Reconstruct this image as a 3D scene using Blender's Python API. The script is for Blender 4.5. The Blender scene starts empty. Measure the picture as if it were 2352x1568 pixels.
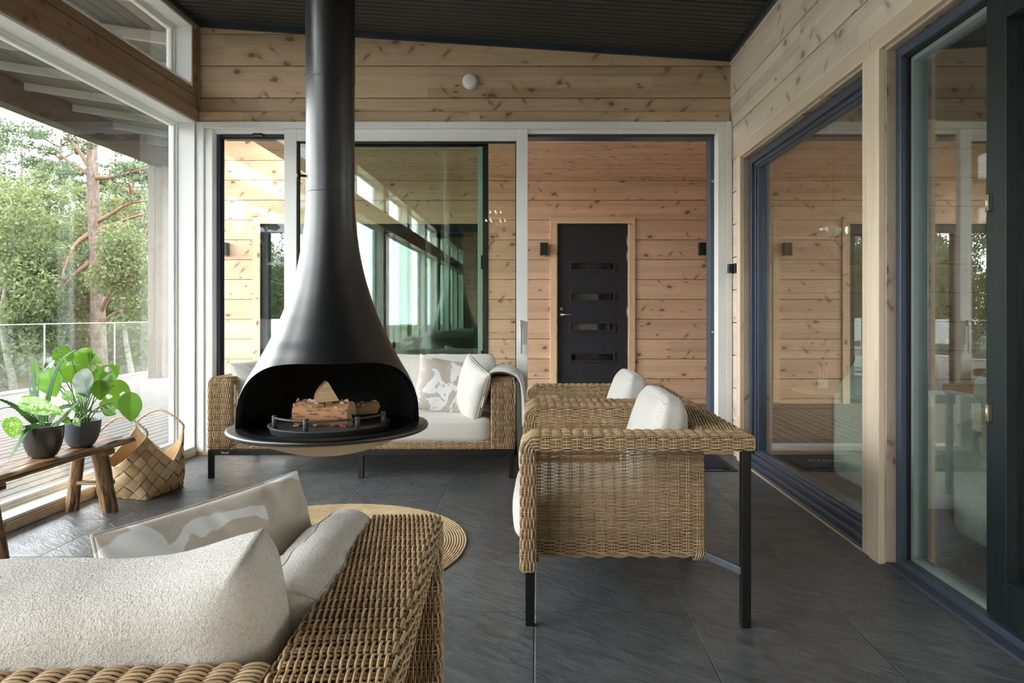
import bpy, math, random
import numpy as np
from mathutils import Vector, Matrix, noise as mnoise

random.seed(7)
rng = np.random.default_rng(7)
PI = math.pi
scene = bpy.context.scene
COL = scene.collection

# ------------------------------------------------------------------ camera numbers
F, CX, CY, CH = 1568.0, 1234.0, 721.0, 1.174      # focal length in px (24 mm), principal point, camera height


def P(px, py, Y):
    return np.array([(px - CX) / F * Y, Y, CH + (CY - py) / F * Y])


# ------------------------------------------------------------------ material helpers
class NT:
    def __init__(s, name):
        s.m = bpy.data.materials.new(name)
        s.m.use_nodes = True
        s.t = s.m.node_tree
        s.t.nodes.clear()
        s.out = s.t.nodes.new('ShaderNodeOutputMaterial')

    def n(s, typ, **kw):
        nd = s.t.nodes.new(typ)
        for k, v in kw.items():
            setattr(nd, k, v)
        return nd

    def set(s, nd, key, val):
        if hasattr(val, 'is_output') or isinstance(val, bpy.types.NodeSocket):
            s.t.links.new(val, nd.inputs[key])
        elif isinstance(val, (tuple, list)) and len(val) == 3 and nd.inputs[key].type == 'RGBA':
            nd.inputs[key].default_value = (*val, 1)
        else:
            nd.inputs[key].default_value = val

    def math(s, op, a, b=0.0, c=None, clamp=False):
        nd = s.n('ShaderNodeMath', operation=op, use_clamp=clamp)
        s.set(nd, 0, a)
        s.set(nd, 1, b)
        if c is not None:
            s.set(nd, 2, c)
        return nd.outputs[0]

    def mix(s, fac, a, b, blend='MIX'):
        nd = s.n('ShaderNodeMix', data_type='RGBA', blend_type=blend)
        s.set(nd, 0, fac)
        s.set(nd, 6, a)
        s.set(nd, 7, b)
        return nd.outputs[2]

    def ramp(s, fac, stops):
        nd = s.n('ShaderNodeValToRGB')
        s.set(nd, 0, fac)
        el = nd.color_ramp.elements
        while len(el) < len(stops):
            el.new(0.5)
        for e, (p, c) in zip(el, stops):
            e.position = p
            e.color = (c, c, c, 1) if isinstance(c, (int, float)) else (*c, 1)
        return nd.outputs[0]

    def coords(s, kind='Object'):
        return s.n('ShaderNodeTexCoord').outputs[kind]

    def scale(s, vec, sc, loc=(0, 0, 0), rot=(0, 0, 0)):
        nd = s.n('ShaderNodeMapping')
        s.set(nd, 0, vec)
        nd.inputs['Scale'].default_value = sc
        nd.inputs['Location'].default_value = loc
        nd.inputs['Rotation'].default_value = rot
        return nd.outputs[0]

    def noise(s, vec, scale=5, detail=3, rough=0.5, dist=0.0, out=0, dims='3D'):
        nd = s.n('ShaderNodeTexNoise', noise_dimensions=dims)
        s.set(nd, 'Vector', vec)
        s.set(nd, 'Scale', scale)
        s.set(nd, 'Detail', detail)
        s.set(nd, 'Roughness', rough)
        s.set(nd, 'Distortion', dist)
        return nd.outputs[out]

    def vor(s, vec, scale=5, feature='F1', dims='3D', rand=1.0):
        nd = s.n('ShaderNodeTexVoronoi', feature=feature, voronoi_dimensions=dims)
        s.set(nd, 'Vector', vec)
        s.set(nd, 'Scale', scale)
        s.set(nd, 'Randomness', rand)
        return nd

    def bump(s, h, strength=0.3, dist=0.01, normal=None):
        nd = s.n('ShaderNodeBump')
        s.set(nd, 'Height', h)
        s.set(nd, 'Strength', strength)
        s.set(nd, 'Distance', dist)
        if normal is not None:
            s.set(nd, 'Normal', normal)
        return nd.outputs[0]

    def bsdf(s, color, rough=0.5, metal=0.0, spec=0.5, normal=None, **kw):
        nd = s.n('ShaderNodeBsdfPrincipled')
        s.set(nd, 'Base Color', color)
        s.set(nd, 'Roughness', rough)
        s.set(nd, 'Metallic', metal)
        s.set(nd, 'Specular IOR Level', spec)
        if normal is not None:
            s.set(nd, 'Normal', normal)
        for k, v in kw.items():
            s.set(nd, k, v)
        return nd.outputs[0]

    def done(s, shader):
        s.t.links.new(shader, s.out.inputs[0])
        return s.m


def simple(name, color, rough=0.5, metal=0.0, spec=0.5, var=0.0, vscale=8.0, bumpy=0.0, bscale=60.0):
    t = NT(name)
    c = t.coords()
    col = color
    if var:
        nz = t.noise(c, vscale, 4)
        col = t.mix(nz, tuple(x * (1 - var) for x in color), tuple(min(1, x * (1 + var)) for x in color))
    nrm = t.bump(t.noise(c, bscale, 3), bumpy, 0.004) if bumpy else None
    return t.done(t.bsdf(col, rough, metal, spec, nrm))


def pine(name, light, dark, knot=(0.16, 0.075, 0.035), kgate=0.22, rough=0.6, lam=0.09, grey=(0.30, 0.26, 0.22), knots=True, gstr=0.75):
    t = NT(name)
    uv = t.coords('UV')
    sep = t.n('ShaderNodeSeparateXYZ')
    t.set(sep, 0, uv)
    u, v = sep.outputs[0], sep.outputs[1]
    warp = t.noise(t.scale(uv, (3, 9, 1)), 1.0, 3, 0.55)
    warpv = t.n('ShaderNodeCombineXYZ')
    t.set(warpv, 1, t.math('MULTIPLY', t.math('SUBTRACT', warp, 0.5), 0.04))
    t.set(warpv, 0, t.math('MULTIPLY', t.math('SUBTRACT', warp, 0.5), 0.08))
    vadd = t.n('ShaderNodeVectorMath', operation='ADD')
    t.set(vadd, 0, uv)
    t.set(vadd, 1, warpv.outputs[0])
    w = vadd.outputs[0]
    g1 = t.noise(t.scale(w, (1.6, 42, 1)), 1.0, 5, 0.6)
    g2 = t.noise(t.scale(w, (0.8, 11, 1)), 1.0, 3, 0.5)
    grain = t.math('ADD', t.math('MULTIPLY', g1, 0.55), t.math('MULTIPLY', g2, 0.45))
    gr = t.ramp(grain, [(0.34, 1.0), (0.62, 0.0)])
    col = t.mix(t.math('MULTIPLY', gr, gstr), light, dark)
    # lamella to lamella tone
    wn = t.n('ShaderNodeTexWhiteNoise', noise_dimensions='2D')
    cv = t.n('ShaderNodeCombineXYZ')
    t.set(cv, 1, t.math('FLOOR', t.math('DIVIDE', v, lam)))
    t.set(cv, 0, t.math('FLOOR', t.math('DIVIDE', u, 1.9)))
    t.set(wn, 'Vector', cv.outputs[0])
    tone = t.math('ADD', t.math('MULTIPLY', wn.outputs[0], 0.22), 0.88)
    mul = t.n('ShaderNodeCombineColor')
    for k in range(3):
        t.set(mul, k, tone)
    col = t.mix(1.0, col, mul.outputs[0], 'MULTIPLY')
    if knots:
        # weathered grey smears
        sm = t.noise(t.scale(w, (2.2, 7, 1), (3, 5, 0)), 1.0, 4, 0.6, 0.6)
        col = t.mix(t.math('MULTIPLY', t.ramp(sm, [(0.60, 0.0), (0.76, 1.0)]), 0.30), col, grey)
        for (sx, sy, rad, gate, seed, dark_a, rot) in ((3.2, 5.2, 0.135, kgate + 0.08, 0.0, 0.80, 0.0), (4.5, 10.0, 0.100, kgate, 17.3, 0.8, 0.0), (8.5, 2.6, 0.130, kgate + 0.04, 9.1, 0.62, 0.75), (8.5, 2.8, 0.110, kgate, 31.7, 0.55, -0.7)):
            wr = t.scale(w, (1, 1, 1), (0, 0, 0), (0, 0, rot)) if rot else w
            vo = t.vor(t.scale(wr, (sx, sy, 1), (seed, seed * 1.7, 0), (0, 0, 0.0)), 1.0, dims='2D')
            rnd = t.n('ShaderNodeSeparateColor')
            t.set(rnd, 0, vo.outputs['Color'])
            on = t.math('GREATER_THAN', rnd.outputs[0], 1 - gate)
            jag = t.noise(t.scale(uv, (30, 60, 1)), 1.0, 3)
            d = t.math('ADD', vo.outputs['Distance'], t.math('MULTIPLY', t.math('SUBTRACT', jag, 0.5), 0.16))
            core = t.math('MULTIPLY', t.ramp(d, [(rad * 0.55, 1.0), (rad, 0.0)]), on)
            halo = t.math('MULTIPLY', t.ramp(d, [(rad, 1.0), (rad * 2.6, 0.0)]), on)
            col = t.mix(t.math('MULTIPLY', halo, 0.22), col, (dark[0] * 0.62, dark[1] * 0.55, dark[2] * 0.5))
            col = t.mix(t.math('MULTIPLY', core, dark_a), col, knot)
    nrm = t.bump(g1, 0.12, 0.003)
    return t.done(t.bsdf(col, rough, 0, 0.35, nrm))


def glass_mat(name, f0=0.05, tint=(0.94, 0.97, 0.955), rough=0.0, refl=(1, 1, 1)):
    t = NT(name)
    lw = t.n('ShaderNodeLayerWeight')
    lw.inputs['Blend'].default_value = 0.5
    f5 = t.math('POWER', lw.outputs['Facing'], 4.0)
    fac = t.math('ADD', t.math('MULTIPLY', f5, 1 - f0), f0, clamp=True)
    tr = t.n('ShaderNodeBsdfTransparent')
    t.set(tr, 0, tint)
    gl = t.n('ShaderNodeBsdfGlossy')
    t.set(gl, 'Color', refl)
    t.set(gl, 'Roughness', rough)
    mx = t.n('ShaderNodeMixShader')
    t.set(mx, 0, fac)
    t.t.links.new(tr.outputs[0], mx.inputs[1])
    t.t.links.new(gl.outputs[0], mx.inputs[2])
    return t.done(mx.outputs[0])


def slate():
    t = NT('slate_tiles')
    c = t.coords()
    sep = t.n('ShaderNodeSeparateXYZ')
    t.set(sep, 0, c)
    fx = t.math('DIVIDE', t.math('ADD', sep.outputs[0], 0.010 + 60.0), 0.6)
    fy = t.math('DIVIDE', t.math('ADD', sep.outputs[1], -2.70 + 60.0), 0.6)

    def edge(f):
        a = t.math('FRACT', f)
        return t.math('MINIMUM', a, t.math('SUBTRACT', 1.0, a))
    e = t.math('MINIMUM', edge(fx), edge(fy))
    grout = t.ramp(e, [(0.0030, 1.0), (0.0050, 0.0)])
    wn = t.n('ShaderNodeTexWhiteNoise', noise_dimensions='2D')
    cv = t.n('ShaderNodeCombineXYZ')
    t.set(cv, 0, t.math('FLOOR', fx))
    t.set(cv, 1, t.math('FLOOR', fy))
    t.set(wn, 'Vector', cv.outputs[0])
    # per tile offset for the cleft texture
    off = t.n('ShaderNodeVectorMath', operation='MULTIPLY_ADD')
    t.set(off, 0, wn.outputs['Color'])
    off.inputs[1].default_value = (7, 7, 7)
    t.set(off, 2, c)
    p = t.scale(off.outputs[0], (1, 1, 1), (0, 0, 0), (0, 0, 0.65))
    st = t.noise(t.scale(p, (9, 34, 1)), 1.0, 5, 0.62, 0.8)
    bl = t.noise(p, 5.0, 4, 0.6)
    fine = t.noise(p, 90.0, 3, 0.6)
    base = t.mix(t.ramp(st, [(0.35, 0.0), (0.68, 1.0)]), (0.058, 0.061, 0.068), (0.145, 0.152, 0.165))
    base = t.mix(t.math('MULTIPLY', bl, 0.35), base, (0.095, 0.092, 0.092))
    base = t.mix(t.math('MULTIPLY', t.ramp(fine, [(0.62, 0.0), (0.75, 1.0)]), 0.35), base, (0.19, 0.195, 0.20))
    tone = t.math('ADD', t.math('MULTIPLY', wn.outputs[0], 0.25), 0.88)
    mul = t.n('ShaderNodeCombineColor')
    for k in range(3):
        t.set(mul, k, tone)
    base = t.mix(1.0, base, mul.outputs[0], 'MULTIPLY')
    base = t.mix(t.math('MULTIPLY', grout, 0.8), base, (0.10, 0.10, 0.10))
    h = t.math('ADD', t.math('MULTIPLY', st, 0.7), t.math('MULTIPLY', fine, 0.12))
    h = t.math('SUBTRACT', h, t.math('MULTIPLY', grout, 0.5))
    nrm = t.bump(h, 0.75, 0.009)
    return t.done(t.bsdf(base, t.ramp(bl, [(0.3, 0.30), (0.7, 0.44)]), 0, 0.5, nrm))


def boucle(name, a=(0.80, 0.77, 0.72), b=(0.60, 0.54, 0.46), scale=190.0, strength=0.55, dist=0.006):
    t = NT(name)
    c = t.coords()
    n1 = t.noise(c, scale, 3, 0.6, 0.4)
    n2 = t.noise(c, scale * 0.45, 3, 0.6)
    k = t.math('ADD', t.math('MULTIPLY', n1, 0.6), t.math('MULTIPLY', n2, 0.4))
    col = t.mix(t.ramp(k, [(0.36, 1.0), (0.56, 0.0)]), a, b)
    nrm = t.bump(k, strength, dist)
    return t.done(t.bsdf(col, 0.95, 0, 0.15, nrm, **{'Sheen Weight': 0.25, 'Sheen Roughness': 0.5}))


def floral(name, base=(0.56, 0.51, 0.45), white=(0.86, 0.86, 0.86), scale=6.5, off=(0, 0, 0)):
    t = NT(name)
    c = t.coords()
    p = t.scale(c, (1, 1, 1), off)
    n1 = t.noise(p, scale, 2.0, 0.55, 1.1)
    n2 = t.noise(t.scale(p, (1, 1, 1), (4, 2, 1)), scale * 2.4, 2.0, 0.5, 1.6)
    m = t.ramp(n1, [(0.485, 0.0), (0.50, 1.0)])
    cut = t.ramp(n2, [(0.335, 1.0), (0.36, 0.0)])
    k = t.math('SUBTRACT', m, cut, clamp=True)
    f = t.noise(c, 500, 2)
    col = t.mix(k, t.mix(f, tuple(x * 0.9 for x in base), tuple(x * 1.08 for x in base)), white)
    nrm = t.bump(f, 0.25, 0.002)
    return t.done(t.bsdf(col, 0.92, 0, 0.2, nrm, **{'Sheen Weight': 0.2}))


def wicker_mat():
    t = NT('rattan')
    c = t.coords()
    g = t.n('ShaderNodeNewGeometry')
    isl = g.outputs['Random Per Island']
    nz = t.noise(c, 9.0, 3)
    k = t.math('ADD', t.math('MULTIPLY', isl, 0.55), t.math('MULTIPLY', nz, 0.55))
    col = t.ramp(k, [(0.10, (0.26, 0.165, 0.083)), (0.45, (0.47, 0.320, 0.175)), (0.85, (0.65, 0.475, 0.288))])
    nrm = t.bump(t.noise(c, 420.0, 2), 0.15, 0.001)
    return t.done(t.bsdf(col, 0.42, 0, 0.5, nrm))


def jute():
    t = NT('braided_jute')
    c = t.coords()
    sep = t.n('ShaderNodeSeparateXYZ')
    t.set(sep, 0, c)
    n1 = t.noise(c, 160, 4, 0.7, 1.0)
    n2 = t.noise(c, 12, 3)
    k = t.math('ADD', t.math('MULTIPLY', n1, 0.7), t.math('MULTIPLY', n2, 0.3))
    col = t.ramp(k, [(0.3, (0.30, 0.20, 0.10)), (0.5, (0.56, 0.42, 0.25)), (0.7, (0.72, 0.58, 0.38))])
    return t.done(t.bsdf(col, 0.9, 0, 0.2, t.bump(n1, 0.6, 0.005)))


def birch_strip():
    t = NT('birch_strip')
    uv = t.coords('UV')
    g1 = t.noise(t.scale(uv, (5, 110, 1)), 1.0, 4, 0.6)
    g = t.n('ShaderNodeNewGeometry')
    k = t.math('ADD', t.math('MULTIPLY', g1, 0.6), t.math('MULTIPLY', g.outputs['Random Per Island'], 0.45))
    col = t.ramp(k, [(0.2, (0.46, 0.29, 0.14)), (0.5, (0.62, 0.43, 0.24)), (0.8, (0.76, 0.58, 0.37))])
    return t.done(t.bsdf(col, 0.5, 0, 0.4, t.bump(g1, 0.1, 0.002)))


def rustic():
    t = NT('rustic_wood')
    uv = t.coords('UV')
    g1 = t.noise(t.scale(uv, (3.0, 45, 1)), 1.0, 6, 0.65, 0.6)
    g2 = t.noise(t.scale(uv, (2.0, 9, 1), (5, 1, 0)), 1.0, 4, 0.6, 0.5)
    col = t.mix(t.ramp(g2, [(0.35, 0.0), (0.68, 1.0)]), (0.25, 0.125, 0.048), (0.42, 0.24, 0.11))
    col = t.mix(t.ramp(g1, [(0.40, 1.0), (0.53, 0.0)]), col, (0.035, 0.018, 0.010))
    return t.done(t.bsdf(col, t.ramp(g1, [(0.3, 0.55), (0.7, 0.28)]), 0, 0.5, t.bump(g1, 0.8, 0.012)))


def leaf_mat(name, a, b, rough=0.35, trans=0.45, varieg=None, tmix=0.5):
    t = NT(name)
    c = t.coords()
    nz = t.noise(c, 14, 3)
    g = t.n('ShaderNodeNewGeometry')
    k = t.math('ADD', t.math('MULTIPLY', nz, 0.5), t.math('MULTIPLY', g.outputs['Random Per Island'], 0.5))
    col = t.mix(k, a, b)
    if varieg:
        sp = t.noise(c, 55, 4, 0.65, 0.8)
        col = t.mix(t.ramp(sp, [(0.52, 0.0), (0.60, 1.0)]), col, varieg)
    p = t.bsdf(col, rough, 0, 0.5)
    tr = t.n('ShaderNodeBsdfTranslucent')
    t.set(tr, 0, t.mix(tmix, col, (0.55, 0.85, 0.10)))
    mx = t.n('ShaderNodeMixShader')
    mx.inputs[0].default_value = trans
    t.t.links.new(p, mx.inputs[1])
    t.t.links.new(tr.outputs[0], mx.inputs[2])
    return t.done(mx.outputs[0])


def bark(name, a, b, scale=(6, 6, 2.0), white=None):
    t = NT(name)
    c = t.coords()
    n1 = t.noise(t.scale(c, scale), 2.5, 5, 0.65, 0.8)
    col = t.ramp(n1, [(0.35, a), (0.65, b)])
    return t.done(t.bsdf(col, 0.85, 0, 0.2, t.bump(n1, 0.6, 0.03)))


M = {}
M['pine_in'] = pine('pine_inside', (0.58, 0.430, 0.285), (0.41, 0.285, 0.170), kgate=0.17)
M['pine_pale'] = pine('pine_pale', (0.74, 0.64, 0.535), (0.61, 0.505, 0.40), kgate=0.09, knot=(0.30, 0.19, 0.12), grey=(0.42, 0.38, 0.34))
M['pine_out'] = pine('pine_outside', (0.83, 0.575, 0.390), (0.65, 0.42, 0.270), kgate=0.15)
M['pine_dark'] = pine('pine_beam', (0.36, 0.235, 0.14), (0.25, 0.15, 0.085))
M['trim'] = pine('pine_trim', (0.74, 0.615, 0.475), (0.62, 0.475, 0.335), kgate=0.10, knots=False)
M['trim_out'] = pine('outer_casing', (0.86, 0.64, 0.42), (0.72, 0.50, 0.31), kgate=0.05)
M['trim_in'] = pine('pine_casing', (0.62, 0.46, 0.29), (0.47, 0.32, 0.18), kgate=0.20)
M['deck'] = pine('deck_boards', (0.125, 0.114, 0.105), (0.085, 0.076, 0.068), knots=False, lam=0.121, rough=0.7)
M['deck_lightened'] = pine('lightened_newer_deck', (0.34, 0.275, 0.225), (0.25, 0.195, 0.155), knots=False, lam=0.121, rough=0.7)  # newer, warmer boards, colour also lightened to offset the dim passage
M['post'] = pine('post_wood', (0.50, 0.40, 0.31), (0.38, 0.29, 0.21), kgate=0.2)
M['post_out'] = pine('weathered_post', (0.19, 0.16, 0.134), (0.14, 0.116, 0.094), kgate=0.2)
M['beam_out'] = pine('weathered_beam', (0.060, 0.045, 0.037), (0.040, 0.030, 0.024), kgate=0.1)
M['slate'] = slate()
M['white'] = simple('white_paint', (0.87, 0.87, 0.845), 0.35)
M['blue'] = simple('blue_grey_aluminium', (0.075, 0.092, 0.130), 0.38, 0.3)
M['navy'] = simple('navy_trim', (0.030, 0.037, 0.055), 0.4)
M['green_dark'] = simple('dark_green_frame', (0.009, 0.016, 0.016), 0.5, 0.0, 0.3)
M['gasket'] = simple('black_gasket', (0.008, 0.008, 0.009), 0.5)
M['ceil'] = simple('black_slats', (0.050, 0.047, 0.045), 0.6, var=0.2, vscale=3)
M['black'] = simple('black_metal', (0.005, 0.005, 0.0055), 0.42)
M['brace'] = simple('grey_steel', (0.10, 0.115, 0.14), 0.45, 0.5)
M['stove'] = simple('stove_black', (0.0040, 0.0045, 0.0060), 0.32, 0.0, 1.0, bumpy=0.05, bscale=900)
M['stove_in'] = simple('stove_inside', (0.006, 0.006, 0.006), 0.75)
M['bowl'] = simple('bowl_underside', (0.33, 0.28, 0.235), 0.42, 0.35, var=0.12, vscale=4)
M['plate'] = simple('hearth_plate', (0.055, 0.055, 0.056), 0.6, 0.2, var=0.4, vscale=30)
M['steel'] = simple('brushed_steel', (0.62, 0.61, 0.59), 0.28, 1.0)
M['brass'] = simple('brass', (0.50, 0.46, 0.32), 0.45, 0.8)
M['glass'] = glass_mat('window_glass', 0.035)
M['glass_out'] = glass_mat('tinted_glass', 0.13, (0.80, 0.88, 0.83))
M['glass_slide'] = glass_mat('sliding_glass', 0.020, (0.90, 0.94, 0.91))
M['glass_right'] = glass_mat('coated_glass', 0.23, (0.78, 0.84, 0.80))
M['glass_edge'] = simple('green_glass_edge', (0.42, 0.55, 0.43), 0.2)
M['crystal'] = glass_mat('crystal', 0.30, (0.95, 0.95, 0.97))
M['door'] = simple('door_paint', (0.022, 0.025, 0.033), 0.5, var=0.08)
M['door_glass'] = simple('door_pane', (0.010, 0.010, 0.011), 0.05, 0.0, 0.8)
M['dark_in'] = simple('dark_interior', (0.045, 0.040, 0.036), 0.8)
M['floor_in'] = pine('dark_floor', (0.075, 0.055, 0.045), (0.045, 0.032, 0.026), knots=False)
M['wicker'] = wicker_mat()
M['core'] = simple('rattan_shadow_core', (0.055, 0.035, 0.020), 0.8)
M['boucle'] = boucle('boucle_cream')
M['boucle_big'] = boucle('boucle_near', (0.80, 0.77, 0.725), (0.66, 0.605, 0.535), 330.0, 1.0, 0.006)
M['boucle_fine'] = boucle('woven_cream', (0.68, 0.66, 0.625), (0.57, 0.535, 0.485), 330.0, 0.35, 0.003)
M['sofa_in'] = boucle('pale_green_boucle', (0.70, 0.74, 0.68), (0.52, 0.58, 0.52), 110.0, 0.5, 0.008)
M['floral'] = floral('floral_print', scale=6.0)
M['floral_near'] = floral('floral_print_near', base=(0.60, 0.535, 0.465), scale=4.2, off=(0.3, 0.1, 0.37))
M['throw'] = simple('wool_throw', (0.78, 0.77, 0.75), 0.95, 0, 0.1, var=0.05, vscale=40, bumpy=0.3, bscale=300)
M['throw_band'] = simple('wool_throw_band', (0.30, 0.27, 0.26), 0.95, 0, 0.1)
M['jute'] = jute()
M['birch_strip'] = birch_strip()
M['rope'] = simple('paper_rope', (0.50, 0.37, 0.24), 0.8, var=0.3, vscale=60)
M['rustic'] = rustic()
M['pot_dark'] = simple('glazed_pot', (0.040, 0.036, 0.034), 0.16, 0.0, 0.7, var=0.3, vscale=10)
M['pot_grey'] = simple('matt_pot', (0.085, 0.096, 0.115), 0.55, var=0.1, vscale=20)
M['soil'] = simple('potting_soil', (0.07, 0.035, 0.02), 0.95, var=0.5, vscale=60, bumpy=1.0, bscale=90)
M['monstera'] = leaf_mat('monstera_leaf', (0.042, 0.155, 0.010), (0.135, 0.37, 0.026), 0.28, 0.34)
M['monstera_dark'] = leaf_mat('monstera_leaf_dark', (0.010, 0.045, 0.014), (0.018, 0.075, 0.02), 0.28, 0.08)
M['stem'] = simple('green_stem', (0.12, 0.24, 0.03), 0.45, var=0.3, vscale=20)
M['aloe'] = simple('aloe_leaf', (0.065, 0.155, 0.050), 0.35, var=0.35, vscale=35)
M['pothos'] = leaf_mat('pothos_leaf', (0.10, 0.30, 0.02), (0.20, 0.42, 0.04), 0.35, 0.3, (0.62, 0.70, 0.34))
M['birch_bark'] = bark('birch_bark', (0.20, 0.12, 0.07), (0.62, 0.55, 0.47), (4, 4, 9))
M['log_wood'] = pine('split_log', (0.66, 0.47, 0.27), (0.52, 0.34, 0.17), knots=False, lam=0.03)
M['bark_brown'] = simple('inner_bark', (0.34, 0.16, 0.065), 0.75, var=0.35, vscale=25)
M['pine_bark'] = bark('pine_bark', (0.055, 0.039, 0.031), (0.145, 0.114, 0.094))
M['grey_bark'] = bark('grey_bark', (0.07, 0.062, 0.055), (0.20, 0.188, 0.172), (4, 4, 7))
M['branch'] = bark('pine_branch', (0.10, 0.055, 0.034), (0.19, 0.115, 0.075), (8, 8, 8))
M['leaf_birch'] = leaf_mat('birch_leaves', (0.050, 0.068, 0.025), (0.106, 0.122, 0.050), 0.6, 0.35, tmix=0.08)
M['leaf_dark'] = leaf_mat('spruce_needles', (0.018, 0.035, 0.014), (0.04, 0.065, 0.024), 0.7, 0.15, tmix=0.08)
M['leaf_pine'] = leaf_mat('pine_needles', (0.032, 0.052, 0.026), (0.068, 0.095, 0.045), 0.7, 0.2, tmix=0.08)
M['grass'] = simple('forest_ground', (0.042, 0.050, 0.022), 0.95, var=0.6, vscale=1.5)
M['mat'] = simple('navy_mat', (0.010, 0.020, 0.045), 0.95, var=0.45, vscale=160, bumpy=0.6, bscale=300)
M['mat_edge'] = simple('rubber_edge', (0.022, 0.018, 0.016), 0.7)
M['gold'] = simple('gold_print', (0.52, 0.34, 0.12), 0.8)
M['white_print'] = simple('white_print', (0.80, 0.80, 0.80), 0.6)
M['red_print'] = simple('red_print', (0.45, 0.14, 0.08), 0.6)
M['black_print'] = simple('black_print', (0.02, 0.02, 0.02), 0.6)
M['plastic'] = simple('white_plastic', (0.82, 0.82, 0.81), 0.4)
M['lamp_grey'] = simple('lamp_housing', (0.020, 0.021, 0.024), 0.5)
M['ceramic'] = simple('white_ceramic', (0.78, 0.80, 0.78), 0.3)
M['soffit'] = simple('grey_soffit', (0.075, 0.073, 0.071), 0.7, var=0.15)
M['joist'] = simple('pale_joist', (0.27, 0.26, 0.25), 0.6)
M['label'] = simple('white_label', (0.72, 0.73, 0.74), 0.5)
M['pale_wood'] = pine('pale_table', (0.60, 0.45, 0.28), (0.48, 0.34, 0.2), knots=False)


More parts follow.
